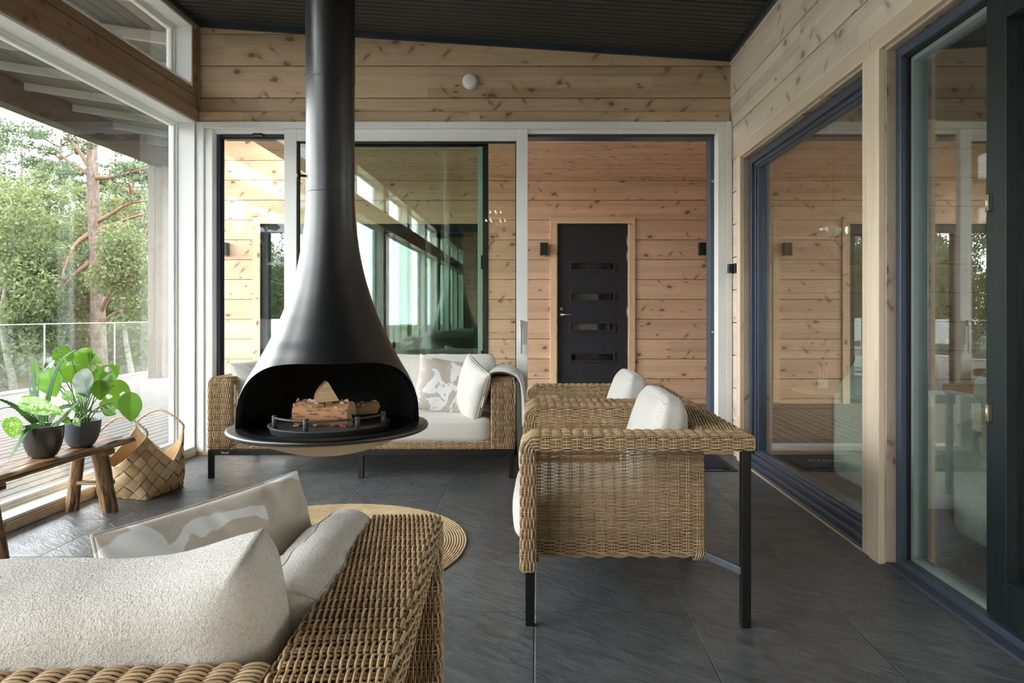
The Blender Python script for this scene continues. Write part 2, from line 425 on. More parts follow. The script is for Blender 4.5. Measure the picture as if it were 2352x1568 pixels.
# ------------------------------------------------------------------ mesh builder
class MB:
    def __init__(s):
        s.b = []

    def add(s, verts, faces, mat=0, smooth=False, grain=None, off=(0, 0), uv=None):
        s.b.append((np.asarray(verts, float).reshape(-1, 3), faces, mat, smooth, grain, off, uv))

    def box(s, a, b, mat=0, grain=None, off=None, ch=0.0):
        x0, y0, z0 = np.minimum(a, b)
        x1, y1, z1 = np.maximum(a, b)
        v = [(x0, y0, z0), (x1, y0, z0), (x1, y1, z0), (x0, y1, z0), (x0, y0, z1), (x1, y0, z1), (x1, y1, z1), (x0, y1, z1)]
        f = [(0, 3, 2, 1), (4, 5, 6, 7), (0, 1, 5, 4), (1, 2, 6, 5), (2, 3, 7, 6), (3, 0, 4, 7)]
        if off is None:
            off = (random.random() * 20, random.randint(0, 200) * 0.09)
        s.add(v, f, mat, False, grain, off)
        return s

    def obox(s, c, size, R=None, mat=0, grain=None):
        h = np.array(size) / 2
        v = np.array([(i, j, k) for k in (-1, 1) for j in (-1, 1) for i in (-1, 1)]) * h
        if R is not None:
            v = v @ np.array(R).T
        v = v + np.array(c)
        f = [(0, 2, 3, 1), (4, 5, 7, 6), (0, 1, 5, 4), (1, 3, 7, 5), (3, 2, 6, 7), (2, 0, 4, 6)]
        s.add(v, f, mat, False, grain, (random.random() * 9, random.random() * 9))
        return s

    def bar(s, p, q, w, h, mat=0, up=(0, 0, 1), grain=None):
        p, q = np.array(p, float), np.array(q, float)
        d = q - p
        L = np.linalg.norm(d)
        d /= L
        a = np.cross(np.array(up, float), d)
        a /= np.linalg.norm(a)
        b = np.cross(d, a)
        R = np.stack([d, a, b], 1)
        return s.obox((p + q) / 2, (L, w, h), R, mat, grain)

    def tube(s, pts, r, sides=8, mat=0, cap=True, smooth=True, rot=0.0, uvl=False):
        pts = np.asarray(pts, float)
        n = len(pts)
        r = np.broadcast_to(np.asarray(r, float), (n,))
        T = np.gradient(pts, axis=0)
        T /= np.linalg.norm(T, axis=1)[:, None] + 1e-12
        ref = np.array([0, 0, 1.0]) if abs(T[0][2]) < 0.9 else np.array([1.0, 0, 0])
        A = np.cross(T[0], ref)
        A /= np.linalg.norm(A)
        V = []
        for i in range(n):
            A = A - T[i] * A.dot(T[i])
            A /= np.linalg.norm(A)
            B = np.cross(T[i], A)
            an = np.arange(sides) * 2 * PI / sides + rot
            V.append(pts[i] + r[i] * (np.cos(an)[:, None] * A + np.sin(an)[:, None] * B))
        V = np.concatenate(V)
        i, j = np.meshgrid(np.arange(n - 1), np.arange(sides), indexing='ij')
        i, j = i.ravel(), j.ravel()
        k = (j + 1) % sides
        Fq = [tuple(x) for x in np.stack([i * sides + j, i * sides + k, (i + 1) * sides + k, (i + 1) * sides + j], 1)]
        if cap:
            Fq.append(tuple(range(sides))[::-1])
            Fq.append(tuple((n - 1) * sides + x for x in range(sides)))
        uv = None
        if uvl:
            L = np.concatenate([[0], np.cumsum(np.linalg.norm(np.diff(pts, axis=0), axis=1))])
            an = np.arange(sides) * 2 * PI / sides
            uv = np.array([(L[a], an[b] * r.mean()) for a in range(n) for b in range(sides)])
        s.add(V, Fq, mat, smooth, None, (0, 0), uv)
        return s

    def lathe(s, prof, n=32, c=(0, 0, 0), mat=0, smooth=True, close=False):
        prof = np.asarray(prof, float)
        m = len(prof)
        an = np.arange(n) * 2 * PI / n
        V = np.zeros((m, n, 3))
        V[:, :, 0] = prof[:, :1] * np.cos(an) + c[0]
        V[:, :, 1] = prof[:, :1] * np.sin(an) + c[1]
        V[:, :, 2] = prof[:, 1:2] + c[2]
        i, j = np.meshgrid(np.arange(m - 1), np.arange(n), indexing='ij')
        i, j = i.ravel(), j.ravel()
        k = (j + 1) % n
        Fq = [tuple(x) for x in np.stack([i * n + j, i * n + k, (i + 1) * n + k, (i + 1) * n + j], 1)]
        if prof[0][0] > 1e-5 and not close:
            Fq.append(tuple(range(n))[::-1])
        if prof[-1][0] > 1e-5 and not close:
            Fq.append(tuple((m - 1) * n + x for x in range(n)))
        s.add(V.reshape(-1, 3), Fq, mat, smooth)
        return s

    def grid(s, V, mat=0, smooth=True, closeu=False, closev=False, uv=None, flip=False):
        V = np.asarray(V, float)
        m, n = V.shape[:2]
        i, j = np.meshgrid(np.arange(m if closeu else m - 1), np.arange(n if closev else n - 1), indexing='ij')
        i, j = i.ravel(), j.ravel()
        i2, j2 = (i + 1) % m, (j + 1) % n
        Fq = np.stack([i * n + j, i2 * n + j, i2 * n + j2, i * n + j2], 1)
        if flip:
            Fq = Fq[:, ::-1]
        s.add(V.reshape(-1, 3), Fq, mat, smooth, None, (0, 0), None if uv is None else np.asarray(uv).reshape(-1, 2))
        return s

    def build(s, name, mats, parent=None, bevel=0.0, segs=2, local=None, solid=0.0, subd=0):
        if not isinstance(mats, (list, tuple)):
            mats = [mats]
        vs, lt, li, mi, sm, uvs = [], [], [], [], [], []
        base = 0
        for verts, faces, mat, smooth, grain, off, uv in s.b:
            if isinstance(faces, np.ndarray):
                tot = np.full(len(faces), faces.shape[1])
                loops = faces.ravel()
            else:
                tot = np.array([len(f) for f in faces])
                loops = np.concatenate([np.asarray(f) for f in faces])
            vs.append(verts)
            lt.append(tot)
            li.append(loops + base)
            mi.append(np.full(len(tot), mat))
            sm.append(np.full(len(tot), smooth))
            if grain is not None:
                starts = np.concatenate([[0], np.cumsum(tot)[:-1]])
                a, b_, c_ = verts[loops[starts]], verts[loops[starts + 1]], verts[loops[starts + 2]]
                nrm = np.abs(np.cross(b_ - a, c_ - a))
                nrm[:, grain] = -1
                drop = nrm.argmax(1)
                other = 3 - grain - drop
                o_l = np.repeat(other, tot)
                co = verts[loops]
                uvs.append(np.stack([co[:, grain] + off[0], co[np.arange(len(co)), o_l] + off[1]], 1))
            elif uv is not None:
                uvs.append(uv[loops])
            else:
                uvs.append(np.zeros((len(loops), 2)))
            base += len(verts)
        V = np.concatenate(vs)
        if local is not None:
            V = V - np.array(local)
        LT, LI = np.concatenate(lt), np.concatenate(li)
        me = bpy.data.meshes.new(name)
        me.vertices.add(len(V))
        me.vertices.foreach_set('co', V.astype(np.float32).ravel())
        me.loops.add(len(LI))
        me.loops.foreach_set('vertex_index', LI.astype(np.int32))
        me.polygons.add(len(LT))
        me.polygons.foreach_set('loop_start', np.concatenate([[0], np.cumsum(LT)[:-1]]).astype(np.int32))
        me.polygons.foreach_set('material_index', np.concatenate(mi).astype(np.int32))
        me.polygons.foreach_set('use_smooth', np.concatenate(sm))
        ul = me.uv_layers.new(name='UVMap')
        ul.data.foreach_set('uv', np.concatenate(uvs).astype(np.float32).ravel())
        for m in mats:
            me.materials.append(m)
        me.update(calc_edges=True)
        me.validate()
        o = bpy.data.objects.new(name, me)
        COL.objects.link(o)
        if parent is not None:
            o.parent = parent
        if solid:
            md = o.modifiers.new('solid', 'SOLIDIFY')
            md.thickness = solid
            md.offset = 0
        if bevel:
            md = o.modifiers.new('bevel', 'BEVEL')
            md.width = bevel
            md.segments = segs
            md.limit_method = 'ANGLE'
            md.angle_limit = math.radians(40)
        if subd:
            md = o.modifiers.new('subd', 'SUBSURF')
            md.levels = subd
            md.render_levels = subd
        return o


def tag(o, label=None, cat=None, group=None, kind=None):
    if label:
        o['label'] = label
    if cat:
        o['category'] = cat
    if group:
        o['group'] = group
    if kind:
        o['kind'] = kind
    return o


def empty(name, loc=(0, 0, 0), rz=0.0, label=None, cat=None, group=None, kind=None):
    o = bpy.data.objects.new(name, None)
    o.empty_display_size = 0.1
    COL.objects.link(o)
    o.location = loc
    o.rotation_euler = (0, 0, rz)
    return tag(o, label, cat, group, kind)


def copy_tree(o, parent=None):
    c = o.copy()
    COL.objects.link(c)
    c.parent = parent
    for ch in list(o.children):
        copy_tree(ch, c)
    return c


def text_mesh(name, body, size, mat, parent=None, loc=(0, 0, 0), rot=(0, 0, 0), extrude=0.0004, sx=1.0):
    cu = bpy.data.curves.new(name, 'FONT')
    cu.body = body
    cu.size = size
    cu.extrude = extrude
    cu.align_x = 'CENTER'
    cu.align_y = 'CENTER'
    tmp = bpy.data.objects.new(name + '_tmp', cu)
    COL.objects.link(tmp)
    bpy.context.view_layer.update()
    me = bpy.data.meshes.new_from_object(tmp.evaluated_get(bpy.context.evaluated_depsgraph_get()))
    bpy.data.objects.remove(tmp)
    me.materials.clear()
    me.materials.append(mat)
    o = bpy.data.objects.new(name, me)
    COL.objects.link(o)
    o.location = loc
    o.rotation_euler = rot
    o.scale = (sx, 1, 1)
    if parent is not None:
        o.parent = parent
    return o


def smoothpath(pts, n=40):
    pts = np.asarray(pts, float)
    k = len(pts)
    if k == 2:
        t = np.linspace(0, 1, n)[:, None]
        return pts[0] * (1 - t) + pts[1] * t
    Pp = np.vstack([2 * pts[0] - pts[1], pts, 2 * pts[-1] - pts[-2]])
    out = []
    per = max(2, n // (k - 1))
    for i in range(k - 1):
        p0, p1, p2, p3 = Pp[i:i + 4]
        for t in np.linspace(0, 1, per, endpoint=False):
            out.append(0.5 * ((2 * p1) + (-p0 + p2) * t + (2 * p0 - 5 * p1 + 4 * p2 - p3) * t * t + (-p0 + 3 * p1 - 3 * p2 + p3) * t ** 3))
    out.append(pts[-1])
    return np.array(out)


# ------------------------------------------------------------------ the setting
XL, XR, YB = -2.86, 1.63, 5.76
YREAR = -8.2
SL = 0.0646


def ceil_z(x):
    return 3.345 + (XR - x) * SL


G0, GP = 1.103, 0.2704


def log_wall(name, axis, pos, outd, a0, a1, z0, z1, openings, mat, thick=0.2, c=0.0035, gap=0.0028):
    """courses of squared logs; axis = running direction, pos = near face, outd = direction of thickness"""
    mb = MB()
    g = 0 if axis == 'x' else 1
    k0 = math.floor((z0 - G0) / GP)
    k1 = math.ceil((z1 - G0) / GP)
    for k in range(k0, k1):
        la, lb = max(z0, G0 + k * GP), min(z1, G0 + (k + 1) * GP)
        if lb - la < 0.002:
            continue
        cuts = sorted({la, lb, *[z for o in openings for z in o[2:4] if la < z < lb]})
        off = (random.random() * 30, k * 0.2704 * 0 + random.randint(0, 300) * 0.27 - (G0 + k * GP))
        for za, zb in zip(cuts[:-1], cuts[1:]):
            zm = (za + zb) / 2
            iv = [(a0, a1)]
            for (oa, ob, oz0, oz1) in openings:
                if oz0 < zm < oz1:
                    new = []
                    for (s, e) in iv:
                        if ob <= s or oa >= e:
                            new.append((s, e))
                        else:
                            if oa > s:
                                new.append((s, oa))
                            if ob < e:
                                new.append((ob, e))
                    iv = new
            c0 = c if za == la else 0.0
            c1 = c if zb == lb else 0.0
            g0 = gap if za == la else 0.0
            g1 = gap if zb == lb else 0.0
            prof = [(0, za + c0 + g0), (c0, za + g0), (thick - c0, za + g0), (thick, za + c0 + g0), (thick, zb - c1 - g1), (thick - c1, zb - g1), (c1, zb - g1), (0, zb - c1 - g1)]
            for (s, e) in iv:
                V = []
                for a in (s, e):
                    for d, z in prof:
                        q = pos + outd * d
                        V.append((a, q, z) if axis == 'x' else (q, a, z))
                Fq = [(i, (i + 1) % 8, 8 + (i + 1) % 8, 8 + i) for i in range(8)] + [tuple(range(8))[::-1], tuple(range(8, 16))]
                mb.add(V, Fq, 0, False, g, off)
                q0, q1 = pos + outd * 0.022, pos + outd * (thick - 0.022)
                if axis == 'x':
                    mb.box((s, q0, za), (e, q1, zb), 1)
                else:
                    mb.box((q0, s, za), (q1, e, zb), 1)
    o = mb.build(name, [mat, M['core']])
    tag(o, kind='structure')
    return o


def struct(name, mb, mats, parent=None, bevel=0.0, **kw):
    o = mb.build(name, mats, parent, bevel, **kw)
    if parent is None:
        tag(o, kind='structure')
    return o


# floor
struct('floor', MB().box((XL - 0.2, YREAR, -0.12), (XR + 0.02, YB + 0.02, 0.0)), M['slate'])

# ceiling: dark slats running across, over a backing slab
mb = MB()
y = YREAR
while y < YB:
    ya, yb = y + 0.004, min(YB, y + 0.060)
    V = []
    for x in (XL, XR):
        z = ceil_z(x)
        for (yy, dz) in ((ya, 0.0), (yb, 0.0), (yb, 0.014), (ya, 0.014)):
            V.append((x, yy, z + dz))
    mb.add(V, [(0, 1, 2, 3), (4, 7, 6, 5), (0, 4, 5, 1), (1, 5, 6, 2), (2, 6, 7, 3), (3, 7, 4, 0)], 0)
    y += 0.070
V = []
for x in (-8.6, XR + 0.25):
    for (yy, dz) in ((YREAR - 0.3, 0.014), (YB + 0.21, 0.014), (YB + 0.21, 0.25), (YREAR - 0.3, 0.25)):
        V.append((x, yy, ceil_z(max(x, XL - 0.25)) + dz))
V = np.array(V)
V[:4, 0] = XL - 0.25
mb.add(V, [(0, 1, 2, 3), (4, 7, 6, 5), (0, 4, 5, 1), (1, 5, 6, 2), (2, 6, 7, 3), (3, 7, 4, 0)], 1)
struct('ceiling', mb, [M['ceil'], M['gasket']])

# ceiling edge strips
mb = MB()
for (xa, xb, ya, yb, h) in ((XL, XR, YB - 0.025, YB, 0.045), (XR - 0.025, XR, YREAR, YB, 0.045), (XL, XL + 0.025, YREAR, YB, 0.035)):
    V = []
    for x in (xa, xb):
        z = ceil_z(x)
        for (yy, dz) in ((ya, -h), (yb, -h), (yb, 0), (ya, 0)):
            V.append((x, yy, z + dz))
    mb.add(V, [(0, 1, 2, 3), (4, 7, 6, 5), (0, 4, 5, 1), (1, 5, 6, 2), (2, 6, 7, 3), (3, 7, 4, 0)], 0)
struct('trim_1', mb, M['navy'])

# back wall over the sliding doors
log_wall('wall_back', 'x', YB, 1, XL - 0.2, XR + 0.2, 2.77, 3.75, [], M['pine_in'])
struct('trim_2', MB().box((XL, YB - 0.025, 2.782), (-0.48, YB + 0.02, 2.873), grain=0).box((-0.479, YB - 0.025, 2.782), (XR - 0.012, YB + 0.02, 2.873), grain=0), M['trim_in'], bevel=0.004)

# left wall: lower windows and clerestory
WINS = [(1.40, 5.70), (-0.88, 1.00), (-3.20, -1.33), (-5.60, -3.70), (-7.60, -5.95)]
ops = []
for (a, b) in WINS:
    ops.append((a, b, 0.055, 2.784))
    ops.append((a, min(b, 5.655), 3.06, 3.565))
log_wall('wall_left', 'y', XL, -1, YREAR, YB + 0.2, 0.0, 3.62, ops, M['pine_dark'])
mb = MB()
for (a, b) in WINS:
    mb.box((XL - 0.01, a - 0.08, 2.784), (XL + 0.022, min(b + 0.06, YB - 0.03), 2.884), grain=1)
mb.box((XL - 0.02, YB - 0.028, 2.884), (XL + 0.02, YB - 0.001, 3.60), grain=2)
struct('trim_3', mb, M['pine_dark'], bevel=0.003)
# oak sill strip along the floor
struct('baseboard_left', MB().box((XL - 0.01, YREAR, 0.0), (XL + 0.018, YB - 0.03, 0.052), grain=1), M['trim'], bevel=0.003)

wi = 1
for k, (a, b) in enumerate(WINS):
    for (z0, z1, b2, gx) in ((0.055, 2.784, b, -3.02), (3.06, 3.565, min(b, 5.655), -3.015)):
        w = empty('window_%d' % wi, (XL, (a + b2) / 2, z0), kind='structure')
        wi += 1
        L = np.array(w.location)
        mb = MB()
        t = 0.018
        mb.box((gx - 0.03, a, z0), (XL + 0.006, a + t, z1))
        mb.box((gx - 0.03, b2 - t, z0), (XL + 0.006, b2, z1))
        mb.box((gx - 0.03, a + t, z0), (XL + 0.006, b2 - t, z0 + t))
        mb.box((gx - 0.03, a + t, z1 - t), (XL + 0.006, b2 - t, z1))
        mb.build('lining', M['white'], w, 0.002, local=L)
        mb = MB()
        f = 0.035
        A, B, C, D = a + t, b2 - t, z0 + t, z1 - t
        for (ff, xa, xb) in ((f, gx - 0.03, gx + 0.012), (f * 0.45, gx + 0.012, gx + 0.028)):
            mb.box((xa, A, C), (xb, A + ff, D))
            mb.box((xa, B - ff, C), (xb, B, D))
            mb.box((xa, A + ff, C), (xb, B - ff, C + ff))
            mb.box((xa, A + ff, D - ff), (xb, B - ff, D))
        mb.build('window_frame', M['white'], w, 0.002, local=L)
        MB().box((gx - 0.012, A + f * 0.5, C + f * 0.5), (gx - 0.006, B - f * 0.5, D - f * 0.5)).build('pane', M['glass'], w, local=L)

# right wall
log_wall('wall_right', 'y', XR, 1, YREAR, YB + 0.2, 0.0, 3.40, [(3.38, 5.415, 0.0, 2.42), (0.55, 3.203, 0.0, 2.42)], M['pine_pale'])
mb = MB()
X0 = XR - 0.022
mb.box((X0, 5.415, 0.0), (XR + 0.05, 5.508, 2.42), grain=2)
mb.box((X0, 3.302, -0.0), (XR + 0.05, 3.380, 2.42), grain=2)
mb.box((X0 - 0.006, 3.203, -0.0), (XR + 0.05, 3.298, 2.42), grain=2)
mb.box((X0, 3.302, 2.42), (XR + 0.05, 5.508, 2.515), grain=1)
mb.box((X0, 0.45, 2.42), (XR + 0.05, 3.298, 2.515), grain=1)
mb.box((X0, 0.45, 0.0), (XR + 0.05, 0.55, 2.42), grain=2)
struct('trim_4', mb, M['trim'], bevel=0.003)
# jamb linings (darker pine) behind the casing
mb = MB()
mb.box((XR, 5.398, 0.0), (1.69, 5.4149, 2.42), grain=2)
mb.box((XR, 3.3801, 2.403), (1.69, 5.398, 2.42), grain=1)
mb.box((XR, 3.186, 0.0), (1.68, 3.2029, 2.42), grain=2)
mb.box((XR, 0.55, 2.403), (1.68, 3.186, 2.42), grain=1)
struct('trim_5', mb, M['post'], bevel=0.002)

# right fixed window
w = empty('window_%d' % wi, (1.72, 4.4, 0), kind='structure')
wi += 1
L = np.array(w.location)
mb = MB()
A, B, C, D = 3.382, 5.398, 0.0, 2.403
for (x0, x1, fw, zb) in ((1.675, 1.80, 0.052, 0.085), (1.700, 1.80, 0.078, 0.105), (1.715, 1.80, 0.092, 0.118)):
    mb.box((x0, A, C), (x1, A + fw, D))
    mb.box((x0, B - fw, C), (x1, B, D))
    mb.box((x0, A + fw, D - fw), (x1, B - fw, D))
    mb.box((x0, A + fw, C), (x1, B - fw, zb))
mb.box((1.640, A, 0.0), (1.675, B, 0.050))
mb.box((1.615, A, 0.0), (1.640, B, 0.022))
mb.build('window_frame', M['blue'], w, 0.003, local=L)
MB().box((1.606, A, 0.0), (1.615, B, 0.010), grain=1).build('threshold_strip', M['trim'], w, local=L)
MB().box((1.735, A + 0.08, 0.11), (1.741, B - 0.08, D - 0.08)).build('pane', M['glass_right'], w, local=L)

# right glazed door
w = empty('door_2', (1.72, 1.9, 0), kind='structure')
L = np.array(w.location)
mb = MB()
A, B, C, D = 0.552, 3.186, 0.0, 2.403
for (x0, x1, fw, zb) in ((1.672, 1.80, 0.045, 0.045),):
    mb.box((x0, A, C), (x1, A + fw, D))
    mb.box((x0, B - fw, C), (x1, B, D))
    mb.box((x0, A + fw, D - fw), (x1, B - fw, D))
    mb.box((x0, A + fw, C), (x1, B - fw, zb))
mb.box((1.62, A, 0.0), (1.672, B, 0.016))
mb.build('door_frame', M['blue'], w, 0.003, local=L)
mb = MB()
mb.box((1.70, B - 0.053, 0.045), (1.78, B - 0.045, D - 0.045), 0)
mb.box((1.70, 2.585, D - 0.053), (1.78, B - 0.053, D - 0.045), 0)
mb.box((1.715, B - 0.075, 0.045), (1.78, B - 0.053, D - 0.045), 1)
mb.box((1.715, 2.585, D - 0.075), (1.78, B - 0.075, D - 0.053), 1)
mb.box((1.715, 2.585, 0.045), (1.78, B - 0.075, 0.065), 1)
mb.build('glazing_bead', [M['gasket'], simple('aged_bead', (0.20, 0.25, 0.235), 0.4)], w, 0.001, local=L)
MB().box((1.735, 2.585, 0.06), (1.741, B - 0.06, D - 0.06)).build('pane', M['glass_right'], w, local=L)
MB().box((1.700, 2.537, 0.045), (1.79, 2.585, D - 0.045)).build('mullion', M['green_dark'], w, 0.003, local=L)
mb = MB()
A2, B2, C2, D2 = 0.62, 2.532, 0.05, 2.352
mb.box((1.690, B2 - 0.072, C2), (1.765, B2, D2))
mb.box((1.690, A2, C2), (1.765, A2 + 0.115, D2))
mb.box((1.690, A2 + 0.115, D2 - 0.11), (1.765, B2 - 0.072, D2))
mb.box((1.690, A2 + 0.115, C2), (1.765, B2 - 0.072, C2 + 0.16))
lf = mb.build('door_leaf', M['green_dark'], w, 0.004, local=L)
MB().box((1.728, A2 + 0.1, C2 + 0.15), (1.734, B2 - 0.06, D2 - 0.1)).build('leaf_pane', M['glass_right'], w, local=L)
for zc in (P(2272, 470, 2.6)[2], P(2275, 945, 2.6)[2]):
    mb = MB().box((1.686, 2.553, zc - 0.030), (1.700, 2.569, zc + 0.030)).tube([(1.687, 2.561, zc - 0.034), (1.687, 2.561, zc + 0.034)], 0.005, 8)
    mb.build('hinge', M['brass'], w, local=L)

# rear part of the building, seen only in the glass
log_wall('wall_rear', 'x', YREAR, -1, XL - 0.2, XR + 0.2, 0.0, 3.7, [], M['pine_in'])
# ---- sliding door set in the back wall
d = empty('door_1', (-0.6, YB, 0), kind='structure')
L = np.array(d.location)
mb = MB()
yf = 5.705
mb.box((XL + 0.003, yf, 0.0), (-2.79, 5.93, 2.782))
mb.box((-2.79, yf + 0.02, 0.0), (-2.725, 5.93, 2.725))
mb.box((-2.79, yf, 2.728), (1.51, 5.93, 2.782))
mb.box((1.51, yf, 0.0), (1.578, 5.93, 2.782))
mb.box((1.578, yf - 0.012, 0.0), (XR - 0.004, 5.93, 2.782))
mb.box((-0.08, 5.765, 2.700), (1.51, 5.80, 2.728))
mb.box((-2.725, 5.765, 2.700), (-2.14, 5.80, 2.728))
mb.build('outer_frame', M['white'], d, 0.004, local=L)
mb = MB()
mb.box((-2.725, 5.80, 0.03), (-2.705, 5.88, 2.70))
mb.box((1.478, 5.83, 0.0), (1.51, 5.97, 2.72))
mb.box((-2.705, 5.83, 2.684), (1.478, 5.97, 2.727))
mb.build('track_frame', M['blue'], d, 0.002, local=L)
mb = MB()
mb.box((XL, yf - 0.02, 0.0), (XR - 0.004, 5.80, 0.026), 0, grain=0)
mb.box((-2.72, 5.74, 0.026), (1.51, 5.97, 0.046), 1)
mb.box((-2.72, 5.775, 0.046), (1.51, 5.785, 0.056), 1)
mb.build('threshold', [M['trim_in'], M['white']], d, 0.002, local=L)
# fixed light on the left
mb = MB()
for (a, b) in (((-2.705, 5.84, 0.05), (-2.690, 5.87, 2.684)), ((-2.690, 5.84, 2.672), (-2.10, 5.87, 2.684))):
    mb.box(a, b)
mb.build('gasket', M['gasket'], d, local=L)
MB().box((-2.70, 5.85, 0.05), (-2.06, 5.856, 2.68)).build('fixed_pane', M['glass_slide'], d, local=L)
# sliding leaf
leaf = empty('sliding_leaf', (0, 0, 0))
leaf.parent = d
leaf.location = (0, 0, 0)
mb = MB()
mb.box((-2.127, 5.735, 0.06), (-2.024, 5.80, 2.727))
mb.box((-0.176, 5.735, 0.06), (-0.081, 5.80, 2.727))
mb.box((-2.024, 5.735, 2.628), (-0.176, 5.80, 2.727))
mb.box((-2.024, 5.735, 0.06), (-0.176, 5.80, 0.16))
mb.build('leaf_frame', M['white'], leaf, 0.003, local=L)
mb = MB()
mb.box((-2.024, 5.75, 0.16), (-2.010, 5.79, 2.628))
mb.box((-0.184, 5.75, 0.16), (-0.176, 5.79, 2.628))
mb.box((-2.010, 5.75, 2.618), (-0.184, 5.79, 2.628))
mb.build('leaf_gasket', M['gasket'], leaf, local=L)
MB().box((-2.015, 5.768, 0.16), (-0.18, 5.774, 2.622)).build('leaf_pane', M['glass_slide'], leaf, local=L)
xh = P(1197.5, 770, 5.735)[0]
zt, zb = P(0, 735, 5.735)[2], P(0, 811, 5.735)[2]
mb = MB()
mb.box((xh - 0.013, 5.722, zt - 0.20), (xh + 0.022, 5.735, zt - 0.005), 0)
mb.box((xh - 0.014, 5.690, zt - 0.05), (xh + 0.014, 5.722, zt), 1)
mb.box((xh - 0.010, 5.688, zb), (xh + 0.010, 5.706, zt - 0.05), 1)
mb.build('pull_handle', [M['plastic'], M['steel']], leaf, 0.004, local=L)
# stacked outer leaf of dark framed glass
mb = MB()
mb.box((-0.470, 5.885, 0.06), (-0.424, 5.925, 2.684), 0)
mb.box((-2.05, 5.885, 0.06), (-0.470, 5.925, 0.13), 0)
mb.box((-2.05, 5.885, 2.62), (-0.470, 5.925, 2.684), 0)
mb.box((-0.512, 5.890, 0.13), (-0.470, 5.920, 2.62), 1)
mb.build('outer_leaf_frame', [M['gasket'], M['glass_edge']], d, 0.002, local=L)
MB().box((-2.05, 5.902, 0.13), (-0.512, 5.908, 2.62)).build('outer_leaf_pane', M['glass_out'], d, local=L)
for zc in (1.62, 0.80):
    MB().box((-0.485, 5.870, zc - 0.06), (-0.470, 5.885, zc + 0.06)).build('leaf_catch', M['green_dark'], d, 0.003, local=L)
MB().box((-2.40, 5.755, 2.682), (-2.325, 5.80, 2.700)).build('vent_catch', M['black'], d, 0.004, local=L)
for zc in (1.87, 1.02, 0.19):
    MB().tube([(1.505, 5.825, P(0, 415, 5.8)[2] if zc == 1.87 else zc), (1.488, 5.825, P(0, 415, 5.8)[2] if zc == 1.87 else zc)], 0.010, 10).build('stop_knob', M['steel'], d, local=L)
# safety sticker printed on the sliding pane: two little pictograms, words
xs, zs = P(1125, 735, 5.766)[0], P(0, 735, 5.766)[2]
mb = MB()


def stroke(pts, mat=0, w=0.0016):
    for p, q in zip(pts[:-1], pts[1:]):
        mb.bar((p[0], 5.7672, p[1]), (q[0], 5.7672, q[1]), 0.0006, w, mat, up=(0, 1, 0.001))


cxs, czs = P(1132.5, 752, 5.766)[0], P(0, 752, 5.766)[2]
star = [(cxs + (0.022 if i % 2 == 0 else 0.010) * math.sin(i * PI / 5), czs + (0.022 if i % 2 == 0 else 0.010) * math.cos(i * PI / 5)) for i in range(11)]
stroke(star, 0)
cx2, cz2 = P(1170, 750, 5.766)[0], P(0, 750, 5.766)[2]
stroke([(cx2 - 0.014, cz2 + 0.014), (cx2 + 0.014, cz2 - 0.014)], 0)
stroke([(cx2 - 0.014, cz2 - 0.014), (cx2 + 0.014, cz2 + 0.014)], 0)
stroke([(cx2 + 0.022, cz2 + 0.02), (cx2 + 0.022, cz2 - 0.02), (cx2 + 0.034, cz2 - 0.03)], 1)
stroke([(cx2 + 0.022, cz2 - 0.004), (cx2 + 0.012, cz2 - 0.03)], 1)
x1s, z1s = P(1184, 767, 5.766)[0], P(0, 767, 5.766)[2]
stroke([(xs, zs), (x1s, zs), (x1s, z1s), (xs, z1s), (xs, zs)], 2, 0.0007)
mb.build('sticker_pictograms', [M['red_print'], M['black_print'], M['throw']], leaf, local=L)
text_mesh('sticker_lettering', 'Gronn', 0.022, M['black_print'], leaf, tuple(np.array([P(1133, 762.5, 5.766)[0], 5.7672, P(0, 762.5, 5.766)[2]]) - L), (PI / 2, 0, 0))

# ---- deck, passage and facade beyond
mb = MB()
x = -8.15
i = 0
while x < -3.06:
    mb.box((x, -12.0, -0.075), (x + 0.112, 16.2, -0.045), grain=1)
    x += 0.121
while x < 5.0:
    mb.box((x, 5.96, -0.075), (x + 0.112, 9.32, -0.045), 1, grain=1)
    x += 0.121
struct('deck', mb, [M['deck'], M['deck_lightened']], bevel=0.003, segs=1)
struct('deck_base', MB().box((-8.2, -12, -0.4), (-3.06, 16.25, -0.085)).box((-3.06, 5.95, -0.4), (5, 9.4, -0.085)), M['gasket'])

YW = 9.30
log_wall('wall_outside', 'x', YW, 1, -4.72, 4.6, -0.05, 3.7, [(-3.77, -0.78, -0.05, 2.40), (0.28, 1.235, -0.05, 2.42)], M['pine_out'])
# facade window with dark frame
w = empty('window_%d' % wi, (-2.3, YW, 0), kind='structure')
wi += 1
L = np.array(w.location)
mb = MB()
for (x0, x1) in ((-3.87, -3.77), (-0.78, -0.68)):
    mb.box((x0, YW - 0.022, -0.045), (x1, YW + 0.03, 2.40), grain=2)
mb.box((-3.87, YW - 0.022, 2.40), (-0.68, YW + 0.03, 2.49), grain=0)
mb.build('casing', M['trim_out'], w, 0.003, local=L)
mb = MB()
for (x0, x1) in ((-3.77, -3.68), (-2.32, -2.22), (-0.87, -0.78)):
    mb.box((x0, YW + 0.04, -0.045), (x1, YW + 0.14, 2.40))
for (z0, z1) in ((-0.045, 0.07), (2.29, 2.40)):
    mb.box((-3.68, YW + 0.041, z0), (-2.32, YW + 0.139, z1))
    mb.box((-2.22, YW + 0.041, z0), (-0.87, YW + 0.139, z1))
mb.build('window_frame', M['green_dark'], w, 0.004, local=L)
MB().box((-3.70, YW + 0.09, 0.0), (-0.85, YW + 0.096, 2.35)).build('pane', M['glass_right'], w, local=L)
